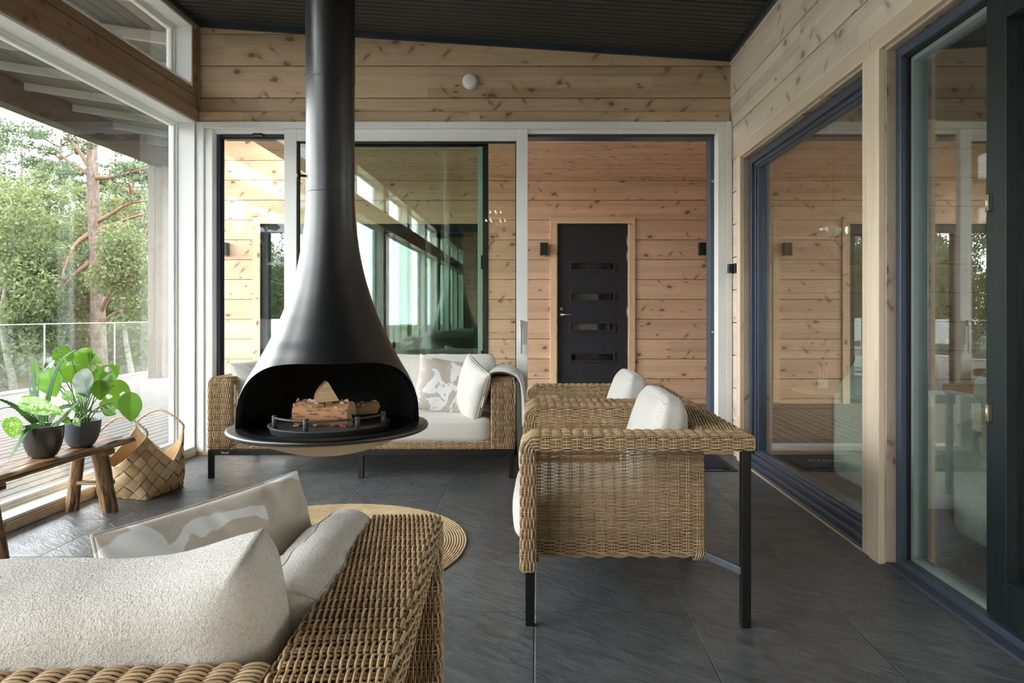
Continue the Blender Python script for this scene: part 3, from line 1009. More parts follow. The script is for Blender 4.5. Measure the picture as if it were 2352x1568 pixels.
struct('wall_inner', MB().box((-4.6, 11.6, -0.1), (4.6, 11.8, 3.6)).box((-4.7, 9.5, -0.1), (-4.5, 11.6, 3.6)).box((-4.6, 9.5, -0.15), (4.6, 11.6, -0.05)).box((-4.6, 9.5, 3.5), (4.6, 11.6, 3.6)).box((4.5, 9.5, -0.1), (4.7, 11.6, 3.6)), M['dark_in'])

# facade door
d = empty('door_3', ((0.28 + 1.235) / 2, YW, -0.045), kind='structure')
L = np.array(d.location)


def fp(px, py, Y=YW):
    return P(px, py, Y)


def fx(px):
    return fp(px, 0)[0]


def fz(py):
    return fp(0, py)[2]


mb = MB()
mb.box((fx(1264), YW - 0.025, -0.045), (fx(1279), YW + 0.05, fz(513)), grain=2)
mb.box((fx(1444), YW - 0.025, -0.045), (fx(1458.5), YW + 0.05, fz(513)), grain=2)
mb.box((fx(1264), YW - 0.027, fz(513)), (fx(1458.5), YW + 0.05, fz(499)), grain=0)
mb.build('casing', M['trim_out'], d, 0.003, local=L)
mb = MB()
wz = [(599, 623.5), (669, 693.5), (738.5, 763), (808.5, 833)]
x0, x1 = fx(1280), fx(1442.5)
wx0, wx1 = fx(1308), fx(1415)
yl = YW + 0.03
zs_ = [fz(514)]
for a, b in wz:
    zs_ += [fz(a), fz(b)]
zs_ += [-0.03]
for k in range(0, len(zs_), 2):
    mb.box((x0, yl, zs_[k + 1]), (x1, yl + 0.06, zs_[k]))
for a, b in wz:
    mb.box((x0, yl, fz(b)), (wx0, yl + 0.06, fz(a)))
    mb.box((wx1, yl, fz(b)), (x1, yl + 0.06, fz(a)))
leaf = mb.build('door_leaf', M['door'], d, 0.0, local=L)
for a, b in wz:
    mb = MB()
    za, zb = fz(a), fz(b)
    e = 0.030
    for (p, q) in (((wx0, zb), (wx0 + e, za)), ((wx1 - e, zb), (wx1, za)), ((wx0 + e, zb), (wx1 - e, zb + e)), ((wx0 + e, za - e), (wx1 - e, za))):
        mb.box((p[0], yl - 0.012, p[1]), (q[0], yl + 0.03, q[1]))
    fr = mb.build('light_frame', M['door'], d, 0.005, local=L)
    MB().box((wx0 + e * 0.5, yl + 0.026, zb + e * 0.5), (wx1 - e * 0.5, yl + 0.034, za - e * 0.5)).build('light_pane', M['door_glass'], d, local=L)
for (a, b) in ((543, 564), (577, 598), (705, 726)):
    MB().box((fx(1439.5), yl - 0.012, fz(b)), (fx(1443.5), yl + 0.004, fz(a))).tube([(fx(1443), yl - 0.012, fz(b)), (fx(1443), yl - 0.012, fz(a))], 0.008, 8).build('hinge', M['steel'], d, local=L)
zc = fz(722.5)
xc = fx(1289.5)
mb = MB()
mb.tube([(xc, yl, zc), (xc, yl - 0.010, zc)], 0.026, 20)
mb.tube([(xc, yl - 0.010, zc), (xc, yl - 0.05, zc)], 0.010, 12)
mb.tube([(xc, yl - 0.05, zc), (xc + 0.13, yl - 0.052, zc)], 0.010, 12)
mb.build('door_handle', M['steel'], d, local=L)
zc2 = fz(709)
MB().tube([(xc, yl, zc2), (xc, yl - 0.014, zc2)], 0.024, 20).tube([(xc, yl - 0.014, zc2), (xc, yl - 0.02, zc2)], 0.012, 14).build('lock_cylinder', M['steel'], d, local=L)
# dark threshold of the facade door
MB().box((fx(1264), YW - 0.03, -0.045), (fx(1458), YW + 0.05, -0.02)).build('door_sill', M['steel'], d, local=L)

# passage roof + small beam end
mb = MB()
y = 5.98
while y < 9.28:
    mb.box((-3.04, y, 3.02), (5.0, y + 0.092, 3.05), grain=0)
    y += 0.098
mb.box((-3.04, 5.97, 3.05), (5.0, 9.6, 3.2), grain=0)
struct('passage_ceiling', mb, M['pine_out'])
xb0, xb1 = P(1625, 0, 8.3)[0], P(1675, 0, 8.3)[0]
struct('passage_light_block', MB().box((4.5, 5.97, -0.05), (4.6, 9.3, 3.05)), M['pine_out'])  # added wall shutting the right end of the passage to cut its light
struct('trim_6', MB().box((xb0, 8.2, P(0, 349, 8.2)[2]), (xb0 + 0.30, 8.26, 3.02), grain=0), M['pine_out'], bevel=0.004)

# terrace roof, beam and post
mb = MB()
for k in range(15):
    ya = 1.6 + k * 1.0
    V = []
    for x, z in ((-3.1, 3.82), (-8.5, 4.62)):
        for (yy, dz) in ((ya, -0.10), (ya + 0.055, -0.10), (ya + 0.055, 0.0), (ya, 0.0)):
            V.append((x, yy, z + dz))
    mb.add(V, [(0, 1, 2, 3), (4, 7, 6, 5), (0, 4, 5, 1), (1, 5, 6, 2), (2, 6, 7, 3), (3, 7, 4, 0)], 1)
nb = 36
for k in range(nb):
    xa = -3.1 - k * 0.15
    xb_ = xa - 0.140
    za = 3.82 + (-3.1 - xa) * 0.8 / 5.4
    zb_ = 3.82 + (-3.1 - xb_) * 0.8 / 5.4
    V = [(xa, 1.6, za), (xb_, 1.6, zb_), (xb_, 1.6, zb_ + 0.03), (xa, 1.6, za + 0.03), (xa, 16, za), (xb_, 16, zb_), (xb_, 16, zb_ + 0.03), (xa, 16, za + 0.03)]
    mb.add(V, [(0, 1, 2, 3), (4, 7, 6, 5), (0, 4, 5, 1), (1, 5, 6, 2), (2, 6, 7, 3), (3, 7, 4, 0)], 0)
V = [(-3.1, 1.6, 3.86), (-8.5, 1.6, 4.66), (-8.5, 1.6, 4.76), (-3.1, 1.6, 3.96), (-3.1, 16, 3.86), (-8.5, 16, 4.66), (-8.5, 16, 4.76), (-3.1, 16, 3.96)]
mb.add(V, [(0, 1, 2, 3), (4, 7, 6, 5), (0, 4, 5, 1), (1, 5, 6, 2), (2, 6, 7, 3), (3, 7, 4, 0)], 0)
struct('terrace_roof', mb, [M['soffit'], M['joist']])
struct('terrace_beam', MB().box((-7.45, -12, 4.04), (-7.22, 16, 4.42), grain=1), M['beam_out'], bevel=0.006)
mb = MB()
for yp in (13.1,):
    if yp == 13.1:
        mb.box((-7.47, yp, -0.045), (-7.335, yp + 0.24, 4.04), grain=2)
        mb.box((-7.332, yp, -0.045), (-7.20, yp + 0.24, 4.04), grain=2)
struct('terrace_post', mb, M['post_out'], bevel=0.004)

# ground beyond the deck
struct('ground', MB().box((-260, -160, -1.9), (-8.2, 260, -1.6)).box((-8.2, 16.3, -1.9), (200, 260, -1.6)), M['grass'])

# ------------------------------------------------------------------ interior room behind the right-hand glazing
mb = MB().box((XR + 0.2, -1.0, -0.1), (7.0, 6.6, 0.0), grain=0)
struct('floor_inner', mb, M['floor_in'])
log_wall('wall_far', 'x', 6.4, 1, XR + 0.2, 7.0, 0.0, 3.4, [], M['pine_dark'])
log_wall('wall_east', 'y', 7.0, 1, -1.2, 6.6, 0.0, 3.4, [(1.4, 3.8, 0.5, 2.4)], M['pine_in'])  # unseen window opening, added and sized to light the inner room
log_wall('wall_south', 'x', -1.0, -1, XR + 0.2, 7.2, 0.0, 3.4, [], M['pine_in'])
struct('ceiling_inner', MB().box((XR + 0.2, -1.2, 3.0), (7.2, 6.6, 3.1)), M['dark_in'])

# ------------------------------------------------------------------ woven rattan
def weave(mb, fn, U, V, ps, pv, r, amp, samp=4, sides=5, rs=0.0026, dbl=0.0045, vs=2, closed=False, mat=0, jit=0.00018):
    nu = max(2, int(round(U / ps)))
    nv = max(2, int(round(V / pv)))
    p = U / nu
    us = np.linspace(0, U, nu * samp + 1)
    vj = (np.arange(nv) + 0.5) * V / nv
    ph = np.arange(nv) * PI
    h = amp * np.clip(1.25 * np.cos(PI * (us[None, :] / p - 0.5) + ph[:, None]), -1, 1)
    vjj = vj[:, None] + jit * rng.normal(size=(nv, len(us)))
    a = np.arange(sides) * 2 * PI / sides
    uu = np.broadcast_to(us[None, :, None], (nv, len(us), sides))
    vv = vjj[:, :, None] + r * np.cos(a)
    nn = h[:, :, None] + r * np.sin(a)
    X = fn(uu.ravel(), vv.ravel(), nn.ravel())
    n, m = nv, len(us)
    J, I, S = np.meshgrid(np.arange(n), np.arange(m - 1), np.arange(sides), indexing='ij')
    J, I, S = J.ravel(), I.ravel(), S.ravel()
    S2 = (S + 1) % sides
    b = (J * m + I) * sides
    b2 = (J * m + I + 1) * sides
    mb.add(X, np.stack([b + S, b + S2, b2 + S2, b2 + S], 1), mat, True)
    # stakes
    uk = (np.arange(nu) + 0.5) * p
    uk = np.concatenate([uk - dbl, uk + dbl])
    vs_ = np.linspace(0, V, vs)
    sd = 4
    a = np.arange(sd) * 2 * PI / sd
    uu = uk[:, None, None] + rs * np.cos(a)[None, None, :] + 0 * vs_[None, :, None]
    vv = np.broadcast_to(vs_[None, :, None], uu.shape)
    nn = np.broadcast_to((rs * np.sin(a))[None, None, :], uu.shape)
    X = fn(uu.ravel(), vv.ravel(), nn.ravel())
    n, m = len(uk), vs
    J, I, S = np.meshgrid(np.arange(n), np.arange(m - 1), np.arange(sd), indexing='ij')
    J, I, S = J.ravel(), I.ravel(), S.ravel()
    S2 = (S + 1) % sd
    b = (J * m + I) * sd
    b2 = (J * m + I + 1) * sd
    mb.add(X, np.stack([b + S, b + S2, b2 + S2, b2 + S], 1), mat, True)


def rr_table(w, t, rc, n=8):
    """rounded rectangle cross-section: returns cumulative length, points, normals"""
    pts, nr = [], []
    for cx, cy, a0 in ((w / 2 - rc, t / 2 - rc, 0), (-(w / 2 - rc), t / 2 - rc, 90), (-(w / 2 - rc), -(t / 2 - rc), 180), (w / 2 - rc, -(t / 2 - rc), 270)):
        for k in range(n + 1):
            a = math.radians(a0 + 90 * k / n)
            pts.append((cx + rc * math.cos(a), cy + rc * math.sin(a)))
            nr.append((math.cos(a), math.sin(a)))
    pts.append(pts[0])
    nr.append(nr[0])
    pts, nr = np.array(pts), np.array(nr)
    L = np.concatenate([[0], np.cumsum(np.linalg.norm(np.diff(pts, axis=0), axis=1))])
    return L, pts, nr


def tube_fn(path, nrm, side, w, t, rc):
    """path, nrm arrays; side constant vector. Returns fn(u,v,n), U, V"""
    path, nrm = np.array(path), np.array(nrm)
    S = np.concatenate([[0], np.cumsum(np.linalg.norm(np.diff(path, axis=0), axis=1))])
    L, pts, nr = rr_table(w, t, rc)
    side = np.array(side, float)

    def fn(u, v, n):
        v = np.mod(v, L[-1])
        p = np.stack([np.interp(u, S, path[:, k]) for k in range(3)], 1)
        N = np.stack([np.interp(u, S, nrm[:, k]) for k in range(3)], 1)
        N /= np.linalg.norm(N, axis=1)[:, None]
        cx = np.interp(v, L, pts[:, 0])
        cy = np.interp(v, L, pts[:, 1])
        nx = np.interp(v, L, nr[:, 0])
        ny = np.interp(v, L, nr[:, 1])
        return p + (cx + n * nx)[:, None] * side + (cy + n * ny)[:, None] * N
    return fn, S[-1], L[-1]


def core_box(mb, a, b, mat=1):
    mb.box(a, b, mat)


def wicker_tube(mb, path, nrm, side, w, t, rc, ps=0.043, pv=0.0062, r=0.0026, amp=0.0046, samp=4, sides=5, core=True):
    fn, U, V = tube_fn(path, nrm, side, w, t, rc)
    weave(mb, fn, U, V, ps, pv, r, amp, samp, sides, vs=33, closed=True)
    # dark core just under the weave with closed ends
    n = 40
    us = np.linspace(0, U, 30)
    vs = np.linspace(0, V, n, endpoint=False)
    X = fn(np.repeat(us, n), np.tile(vs, len(us)), np.full(len(us) * n, -0.0098)).reshape(len(us), n, 3)
    mb.grid(X, 1, True, closev=True)
    for k, rev in ((0, True), (-1, False)):
        # closed end, woven look: concentric rings of cane
        c = X[k].mean(0)
        for q in np.linspace(1.12, 0.15, 8):
            ring = c + (X[k] - c) * np.array([q, q, q])
            mb.tube(np.vstack([ring, ring[:2]]), 0.003, 5, 0, cap=False)
        mb.add(X[k], [tuple(range(n))[::-1] if rev else tuple(range(n))], 1)


def arm_path(y0, y1, z0, zt, t, rc=0.026):
    """up the front at y0, over, back to y1 (local y), centre line"""
    pts, nr = [], []
    zc = zt - t / 2
    for z in np.linspace(z0, zc - rc, 14):
        pts.append((0, y0, z))
        nr.append((0, -1, 0))
    for a in np.linspace(0, PI / 2, 9)[1:-1]:
        pts.append((0, y0 + rc - rc * math.cos(a), zc - rc + rc * math.sin(a)))
        nr.append((0, -math.cos(a), math.sin(a)))
    for y in np.linspace(y0 + rc, y1, 16):
        pts.append((0, y, zc))
        nr.append((0, 0, 1))
    return np.array(pts), np.array(nr)


def rbox(name, size, r, mat, parent, loc, rot=(0, 0, 0), puff=(0.0, 0.0, 0.0), taper=0.0, nz=0.004, nsc=4.0, sub=18, seam=True, shape=None, wr=0.0):
    """upholstered cushion: rounded box, puffed faces, soft irregularities, piped seam"""
    h = np.array(size) / 2
    Vs, Fs = [], []
    idx = {}
    N = sub

    def vid(p):
        k = tuple(np.round(p, 5))
        if k not in idx:
            idx[k] = len(Vs)
            Vs.append(p)
        return idx[k]
    lin = np.linspace(-1, 1, N + 1)
    for ax in range(3):
        for sg in (-1, 1):
            o1, o2 = (ax + 1) % 3, (ax + 2) % 3
            for i in range(N):
                for j in range(N):
                    q = []
                    for (ii, jj) in ((i, j), (i + 1, j), (i + 1, j + 1), (i, j + 1)):
                        p = np.zeros(3)
                        p[ax] = sg
                        p[o1] = lin[ii]
                        p[o2] = lin[jj]
                        q.append(vid(p))
                    Fs.append(tuple(q if sg > 0 else q[::-1]))
    C = np.array(Vs)
    p = C * h
    inner = np.maximum(h - r, 1e-4)
    q = np.clip(p, -inner, inner)
    d = p - q
    ln = np.linalg.norm(d, axis=1)[:, None]
    out = q + r * d / np.maximum(ln, 1e-9)
    for ax in range(3):
        o1, o2 = (ax + 1) % 3, (ax + 2) % 3
        w = (1 - C[:, o1] ** 2) * (1 - C[:, o2] ** 2)
        out[:, ax] += C[:, ax] * puff[ax] * w
    if taper:
        out[:, 1] *= 1 - taper * (C[:, 2] + 1) / 2
    if shape is not None:
        out = shape(out, C)
    sd = random.random() * 50
    for i in range(len(out)):
        v = Vector(out[i]) * nsc + Vector((sd, 0, 0))
        nn = mnoise.noise(v)
        v2 = Vector((out[i][0] * 14, out[i][1] * 5, out[i][2] * 5)) + Vector((sd, 3, 0))
        wv = mnoise.noise(v2)
        nrm = C[i] / np.linalg.norm(C[i])
        out[i] += nrm * (nn * nz + wv * wr)
    mb = MB()
    mb.add(out, Fs, 0, True)
    o = mb.build(name, mat, parent)
    o.location = loc
    o.rotation_euler = rot
    if seam:
        # piping around the side wall
        o2 = MB()
        # pick edge loop C[:,2]==1 boundary
        ring = []
        for k in range(N + 1):
            ring.append((lin[k], -1, 1))
        for k in range(1, N + 1):
            ring.append((1, lin[k], 1))
        for k in range(N - 1, -1, -1):
            ring.append((lin[k], 1, 1))
        for k in range(N - 1, 0, -1):
            ring.append((-1, lin[k], 1))
        pts = [out[idx[tuple(np.round(np.array(c, float), 5))]] for c in ring]
        pts.append(pts[0])
        o2.tube(np.array(pts), 0.0028, 5, 0, cap=False)
        s = o2.build('piping', mat, o)
    return o


def throw_pillow(name, a, b, T, mat, loc, rot, label, cat='cushion', group=None, n=44, nz=0.006, wr=0.007, pinch=0.10, sag=0.0, seed=None):
    sd = random.random() * 40 if seed is None else seed
    mb = MB()
    lin = np.sin(np.linspace(-PI / 2, PI / 2, n + 1))
    Uu, Vv = np.meshgrid(lin, lin, indexing='ij')
    th = T / 2 * np.power(np.clip((1 - Uu ** 4) * (1 - Vv ** 4), 0, 1), 0.42) * (0.70 + 0.30 * (1 - Uu ** 2) * (1 - Vv ** 2)) + 0.002
    X = a / 2 * Uu * (1 - pinch * (1 - Vv ** 2) * Uu ** 2)
    Z = b / 2 * Vv * (1 - pinch * (1 - Uu ** 2) * Vv ** 2) - sag * (1 - Uu ** 2) * np.clip(Vv, 0, 1)
    for s in (1, -1):
        Y = np.zeros_like(X)
        for i in range(n + 1):
            for j in range(n + 1):
                edge = 1 - max(abs(Uu[i, j]), abs(Vv[i, j])) ** 6
                q = mnoise.noise(Vector((X[i, j] * 7 + sd, Z[i, j] * 7, s * 3.0)))
                # wrinkles running in from the corners
                ang = math.atan2(Z[i, j], X[i, j])
                rr = max(abs(Uu[i, j]), abs(Vv[i, j]))
                q2 = mnoise.noise(Vector((ang * 7.5 + sd, rr * 1.2, s * 9.0))) * rr ** 2
                Y[i, j] = s * (th[i, j] + (q * nz + q2 * wr) * edge)
        mb.grid(np.stack([X, Y, Z], 2), 0, True, flip=(s < 0))
    # stitched edge closing both faces
    edge = [(i, 0) for i in range(n)] + [(n, j) for j in range(n)] + [(i, n) for i in range(n, 0, -1)] + [(0, j) for j in range(n, 0, -1)]
    pts = np.array([(X[i, j], 0, Z[i, j]) for i, j in edge])
    mb.tube(np.vstack([pts, pts[:1]]), 0.0035, 6, 0, cap=False)
    o = mb.build(name, mat)
    o.location = loc
    o.rotation_euler = rot
    return tag(o, label, cat, group)


WT = 0.715      # top of the arms


def make_seat(name, W, D, kind, loc, rz, label, cat, group=None, n_back=1, hide_left=False, fine=False):
    t = empty(name, loc, rz, label, cat, group)
    aw, th = 0.158, 0.050
    sm = 6 if fine else 4
    y0, y1 = -D / 2 + th / 2, D / 2
    zlow = 0.212
    for sx in (-1, 1):
        x = sx * (W / 2 - aw / 2)
        pts, nr = arm_path(y0, y1, zlow, WT, th)
        pts = pts + np.array([x, 0, 0])
        mb = MB()
        wicker_tube(mb, pts, nr, (1, 0, 0), aw, th, 0.012, samp=sm, sides=6 if fine else 5, pv=0.0048 if fine else 0.0062, r=0.0021 if fine else 0.0026, ps=0.036 if fine else 0.040, amp=0.0056 if fine else 0.0046)
        mb.build('arm', [M['wicker'], M['core']], t)
    # back rail
    xin = W / 2 - aw
    bw = 0.165
    yb = D / 2 - bw / 2
    xs = np.linspace(-xin + 0.004, xin - 0.004, 40)
    pts = np.stack([xs, np.full(40, yb), np.full(40, WT - th / 2)], 1)
    nr = np.tile([0, 0, 1.0], (40, 1))
    mb = MB()
    wicker_tube(mb, pts, nr, (0, 1, 0), bw, th, 0.012, samp=sm, sides=6 if fine else 5, pv=0.0047 if fine else 0.0064, r=0.0022 if fine else 0.0027, ps=0.036 if fine else 0.040)
    mb.build('back_rail', [M['wicker'], M['core']], t)
    # side panels, back panel
    ypan = D / 2 - bw + 0.012

    def flat(O, A, B, N):
        O, A, B, N = [np.array(v, float) for v in (O, A, B, N)]
        return lambda u, v, n: O + u[:, None] * A + v[:, None] * B + n[:, None] * N
    for sx in (-1, 1):
        mb = MB()
        Ls = ypan - (y0 + 0.02)
        weave(mb, flat((sx * (xin + 0.004), y0 + 0.02, zlow + 0.004), (0, 1, 0), (0, 0, 1), (sx, 0, 0)), Ls, WT - th - zlow, 0.043, 0.0066, 0.0025, 0.0036, 4, 5)
        # plaited lower edge
        for k, dz in enumerate((0.0, 0.006, 0.012)):
            yy = np.linspace(y0 + 0.02, ypan, 70)
            mb.tube(np.stack([np.full(70, sx * (xin + 0.004)) + 0.005 * np.sin(yy * 75 + k * 2.1), yy, zlow + 0.004 + dz + 0.004 * np.cos(yy * 75 + k * 2.1)], 1), 0.003, 5)
        mb.build('side_panel', M['wicker'], t)
    mb = MB()
    weave(mb, flat((-xin, ypan, zlow + 0.004), (1, 0, 0), (0, 0, 1), (0, 1, 0)), 2 * xin, WT - th - zlow, 0.043, 0.0066, 0.0025, 0.0036, 4, 5)
    mb.build('back_panel', M['wicker'], t)
    # front rail of the seat
    xs = np.linspace(-xin + 0.003, xin - 0.003, 40)
    pts = np.stack([xs, np.full(40, y0 + 0.008), np.full(40, zlow + 0.022)], 1)
    mb = MB()
    wicker_tube(mb, pts, np.tile([0, -1.0, 0], (40, 1)), (0, 0, 1), 0.05, 0.035, 0.012, pv=0.0066)
    mb.build('seat_rail', [M['wicker'], M['core']], t)
    MB().box((-xin, y0 + 0.03, zlow + 0.01), (xin, ypan - 0.01, zlow + 0.028)).build('seat_deck', M['core'], t)
    # metal frame and legs
    q = 0.035
    lx = W / 2 - q / 2
    if kind == 'sofa':
        mb = MB()
        for (yy) in (-D / 2 + q / 2, D / 2 - q / 2):
            mb.box((-W / 2 + q, yy - q / 2, 0.166), (W / 2 - q, yy + q / 2, 0.205))
        for sx in (-1, 1):
            mb.box((sx * lx - q / 2, -D / 2 + q, 0.166), (sx * lx + q / 2, D / 2 - q, 0.205))
        mb.build('base_frame', M['black'], t, 0.002)
        for sx in (-1, 0, 1):
            for yy in (-D / 2 + q / 2, D / 2 - q / 2):
                MB().box((sx * lx - q / 2, yy - q / 2, 0), (sx * lx + q / 2, yy + q / 2, 0.205 if sx else 0.166)).build('leg', M['black'], t, 0.002)
    else:
        yr = D / 2 - 0.030
        mb = MB()
        for sx in (-1, 1):
            mb.bar((sx * (lx - 0.004), yr, 0.205), (sx * (xin - 0.012), ypan - 0.02, 0.230), 0.022, 0.028)
            mb.bar((sx * (xin - 0.022), ypan - 0.02, 0.230), (sx * (xin - 0.022), y0 + 0.03, 0.230), 0.022, 0.020)
        mb.bar((-xin, y0 + 0.03, 0.205), (xin, y0 + 0.03, 0.205), 0.022, 0.022)
        mb.bar((-xin, ypan - 0.02, 0.212), (xin, ypan - 0.02, 0.212), 0.022, 0.022)
        mb.build('brace', M['brace'], t, 0.002)
        for sx in (-1, 1):
            MB().box((sx * (lx - 0.004) - q / 2, yr - q / 2, 0), (sx * (lx - 0.004) + q / 2, yr + q / 2, WT - th + 0.005)).build('leg', M['black'], t, 0.002)
            MB().box((sx * (lx - 0.020) - 0.017, y0 - 0.010, 0), (sx * (lx - 0.020) + 0.017, y0 + 0.024, zlow + 0.03)).build('leg', M['black'], t, 0.002)
            # plaited binding where the brace meets the shell
            mb = MB()
            for k in range(5):
                a = np.linspace(0, 2 * PI, 14)
                c = np.array([sx * (xin + 0.004), ypan - 0.035 + k * 0.009, 0.224])
                mb.tube(c + np.stack([0.020 * np.cos(a), 0.006 * np.sin(a), 0.020 * np.sin(a)], 1), 0.0032, 5, cap=False)
            mb.build('binding', M['wicker'], t)
    return t, dict(W=W, D=D, xin=xin, ypan=ypan, y0=y0)


# ---- back sofa (against the sliding doors)
sofa, g = make_seat('wicker_sofa', 2.185, 0.83, 'sofa', ((-2.353 - 0.168) / 2, 4.875 + 0.415, 0), 0.0,
                    'long wicker sofa with cream cushions standing against the white sliding doors', 'sofa')
rbox('seat_cushion', (2 * g['xin'] - 0.01, 0.66, 0.195), 0.055, M['boucle_fine'], sofa, (0, -0.070, 0.338), puff=(0.0, 0.012, 0.018), nz=0.005, sub=26)
for k, sx in enumerate((-1, 1)):
    rbox('back_cushion', (g['xin'] - 0.012, 0.20, 0.44), 0.06, M['boucle_fine'], sofa, (sx * (g['xin'] / 2), 0.155, 0.625), (math.radians(-10), 0, math.radians(-1.0) * sx), puff=(0.0, 0.03, 0.006), taper=0.25, nz=0.008, wr=0.004, sub=22,
         shape=lambda p, C: p + np.stack([0 * p[:, 0], 0 * p[:, 0], 0.018 * np.abs(C[:, 0]) ** 3 * (C[:, 2] > 0)], 1))
text_mesh('maker_mark', 'Fibnof', 0.022, M['white_print'], sofa, ((516.5 - CX) / F * 4.875 + 2.521 / 2, -0.4155, CH + (CY - 1039.5) / F * 4.875), (PI / 2, 0, 0))

# ---- two armchairs on the right
CHW, CHD = 0.955, 0.872
ch1, g = make_seat('wicker_armchair', CHW, CHD, 'chair', (-0.060 + CHD / 2, 2.545 + CHW / 2, 0), -PI / 2,
                   'nearer of the two wicker armchairs, with tall black rear leg on the tiles', 'armchair', 'wicker armchairs facing the fireplace')
rbox('seat_cushion', (2 * g['xin'] - 0.012, 0.68, 0.20), 0.06, M['boucle_fine'], ch1, (0, -0.125, 0.355), puff=(0.0, 0.016, 0.02), nz=0.006, sub=22)
rbox('back_cushion', (2 * g['xin'] - 0.04, 0.225, 0.42), 0.075, M['boucle_fine'], ch1, (0, 0.148, 0.625), (math.radians(-9), 0, 0), puff=(0.0, 0.035, 0.004), taper=0.50, nz=0.006, sub=22,
     shape=lambda p, C: p + np.stack([0 * p[:, 0], 0 * p[:, 0], -0.05 * (1 - C[:, 0] ** 2) * 0], 1))
ch2 = copy_tree(ch1)
ch2.location = (-0.062 + CHD / 2, 3.525 + CHW / 2, 0)
ch2['label'] = 'wicker armchair behind the other armchair, beside the white right jamb of the open door'

# ---- near sofa, seen from behind
NR = math.radians(183.2)
nsofa, g = make_seat('wicker_sofa', 2.185, 0.85, 'sofa', (-1.291, 1.106, 0), NR,
                     'wicker sofa seen from behind in the bottom corner with large cream boucle cushions', 'sofa', fine=True)
rbox('seat_cushion', (2 * g['xin'] - 0.01, 0.66, 0.195), 0.055, M['boucle_big'], nsofa, (0, -0.070, 0.338), puff=(0, 0.012, 0.018), nz=0.005, sub=22)


def perk(p, C):
    """raised, pointed upper corners"""
    q = p.copy()
    top = np.clip(C[:, 2], 0, 1)
    # local -x is the side next to the visible arm
    q[:, 2] += 0.062 * top * np.clip(-C[:, 0], 0, 1) ** 4.5 - 0.0 * top
    q[:, 0] += -0.010 * (1 - C[:, 2] ** 2) * (C[:, 0] < -0.5)
    return q


for sx in (-1, 1):
    rbox('back_cushion', (g['xin'] - 0.048, 0.22, 0.43), 0.052, M['boucle_big'], nsofa, (sx * (g['xin'] / 2 - 0.016), 0.135, 0.592), (math.radians(-12), 0, 0), puff=(0.008, 0.035, 0.0), taper=0.28, nz=0.012, wr=0.006, sub=34, shape=perk, seam=False)

# loose cushions of the near sofa
sc = rbox('cushion', (0.50, 0.13, 0.35), 0.062, M['boucle_big'], None, (-0.436, 1.305, 0.575), (math.radians(13), math.radians(2), math.radians(93)), puff=(0.008, 0.04, 0.008), nz=0.008, wr=0.009, sub=30)
tag(sc, 'plain cream boucle cushion leaning on the inner side of the near wicker arm', 'cushion')
throw_pillow('cushion', 0.44, 0.44, 0.15, M['floral_near'], (-0.588, 1.312, 0.600), (math.radians(-14), math.radians(-2), math.radians(63)),
             'beige cushion with white floral print behind the big boucle back cushion', 'cushion', nz=0.024, wr=0.030, pinch=0.02, sag=0.0)

# loose cushions of the back sofa
throw_pillow('cushion', 0.43, 0.43, 0.15, M['floral'], (*P(1020, 905, 5.16)[:2], 0.632), (math.radians(-20), math.radians(10), math.radians(8)),
             'beige and white floral cushion on the sofa by the sliding doors', 'cushion', nz=0.008, wr=0.010, pinch=0.08)
throw_pillow('cushion', 0.40, 0.42, 0.16, M['boucle_fine'], (*P(1084, 917, 5.04)[:2], 0.612), (math.radians(-8), math.radians(18), math.radians(-62)),
             'plain cream cushion leaning on the sofa arm under the grey throw', 'cushion', nz=0.006, wr=0.008, pinch=0.05)
throw_pillow('cushion', 0.42, 0.42, 0.15, M['boucle_fine'], (-2.075, 5.16, 0.628), (math.radians(-14), math.radians(-6), math.radians(52)),
             'plain cream cushion at the left end of the sofa, mostly hidden behind the fireplace', 'cushion', nz=0.006, wr=0.008, pinch=0.06)

# throw over the right arm of the back sofa
prof = [(-0.395, 0.50), (-0.372, 0.60), (-0.362, 0.70), (-0.335, 0.742), (-0.27, 0.755), (-0.20, 0.745), (-0.145, 0.705), (-0.125, 0.62), (-0.118, 0.48), (-0.112, 0.34), (-0.110, 0.22)]
prof = smoothpath([(x, 0, z) for x, z in prof], 60)[:, [0, 2]]
ny = 46
G = np.zeros((len(prof), ny, 3))
for i in range(len(prof)):
    s = i / (len(prof) - 1)
    for j in range(ny):
        tt = j / (ny - 1)
        y = 4.868 + 0.56 * tt + 0.02 * math.sin(s * 5)
        wv = 0.009 * math.sin(tt * 21 + 1.2 * s) + 0.006 * math.sin(tt * 43 + 2)
        fall = max(0, s - 0.45)
        dx = (0.004 + fall * 0.055) * (math.sin(tt * 16 + s * 2) + 1) * 0.6
        lift = 0.012 * max(0, math.sin(tt * 26)) * (1 if s < 0.65 else 0.3)
        G[i, j] = (prof[i, 0] + (dx if s > 0.5 else -0.3 * dx), y, prof[i, 1] + lift + wv * (1 if s < 0.6 else 0.2))
cut = int(len(prof) * 0.90)
mb = MB()
mb.grid(G[:cut], 0, True)
mb.grid(G[cut - 1:cut + 4], 1, True)
mb.grid(G[cut + 3:], 0, True)
thr = mb.build('throw_blanket', [M['throw'], M['throw_band']], solid=0.010)
tag(thr, 'soft grey-white throw blanket draped over the sofa arm beside the sliding doors', 'blanket')
fr = MB()
for j in range(0, ny - 1):
    for q in (0.0, 0.5):
        p = G[-1, j] * (1 - q) + G[-1, min(j + 1, ny - 1)] * q
        fr.tube([p, p + np.array([0.002, 0.001, -0.03]), p + np.array([0.003, -0.001, -0.055])], 0.0016, 4)
fo = tag(fr.build('fringe', M['throw'], thr), kind='stuff')

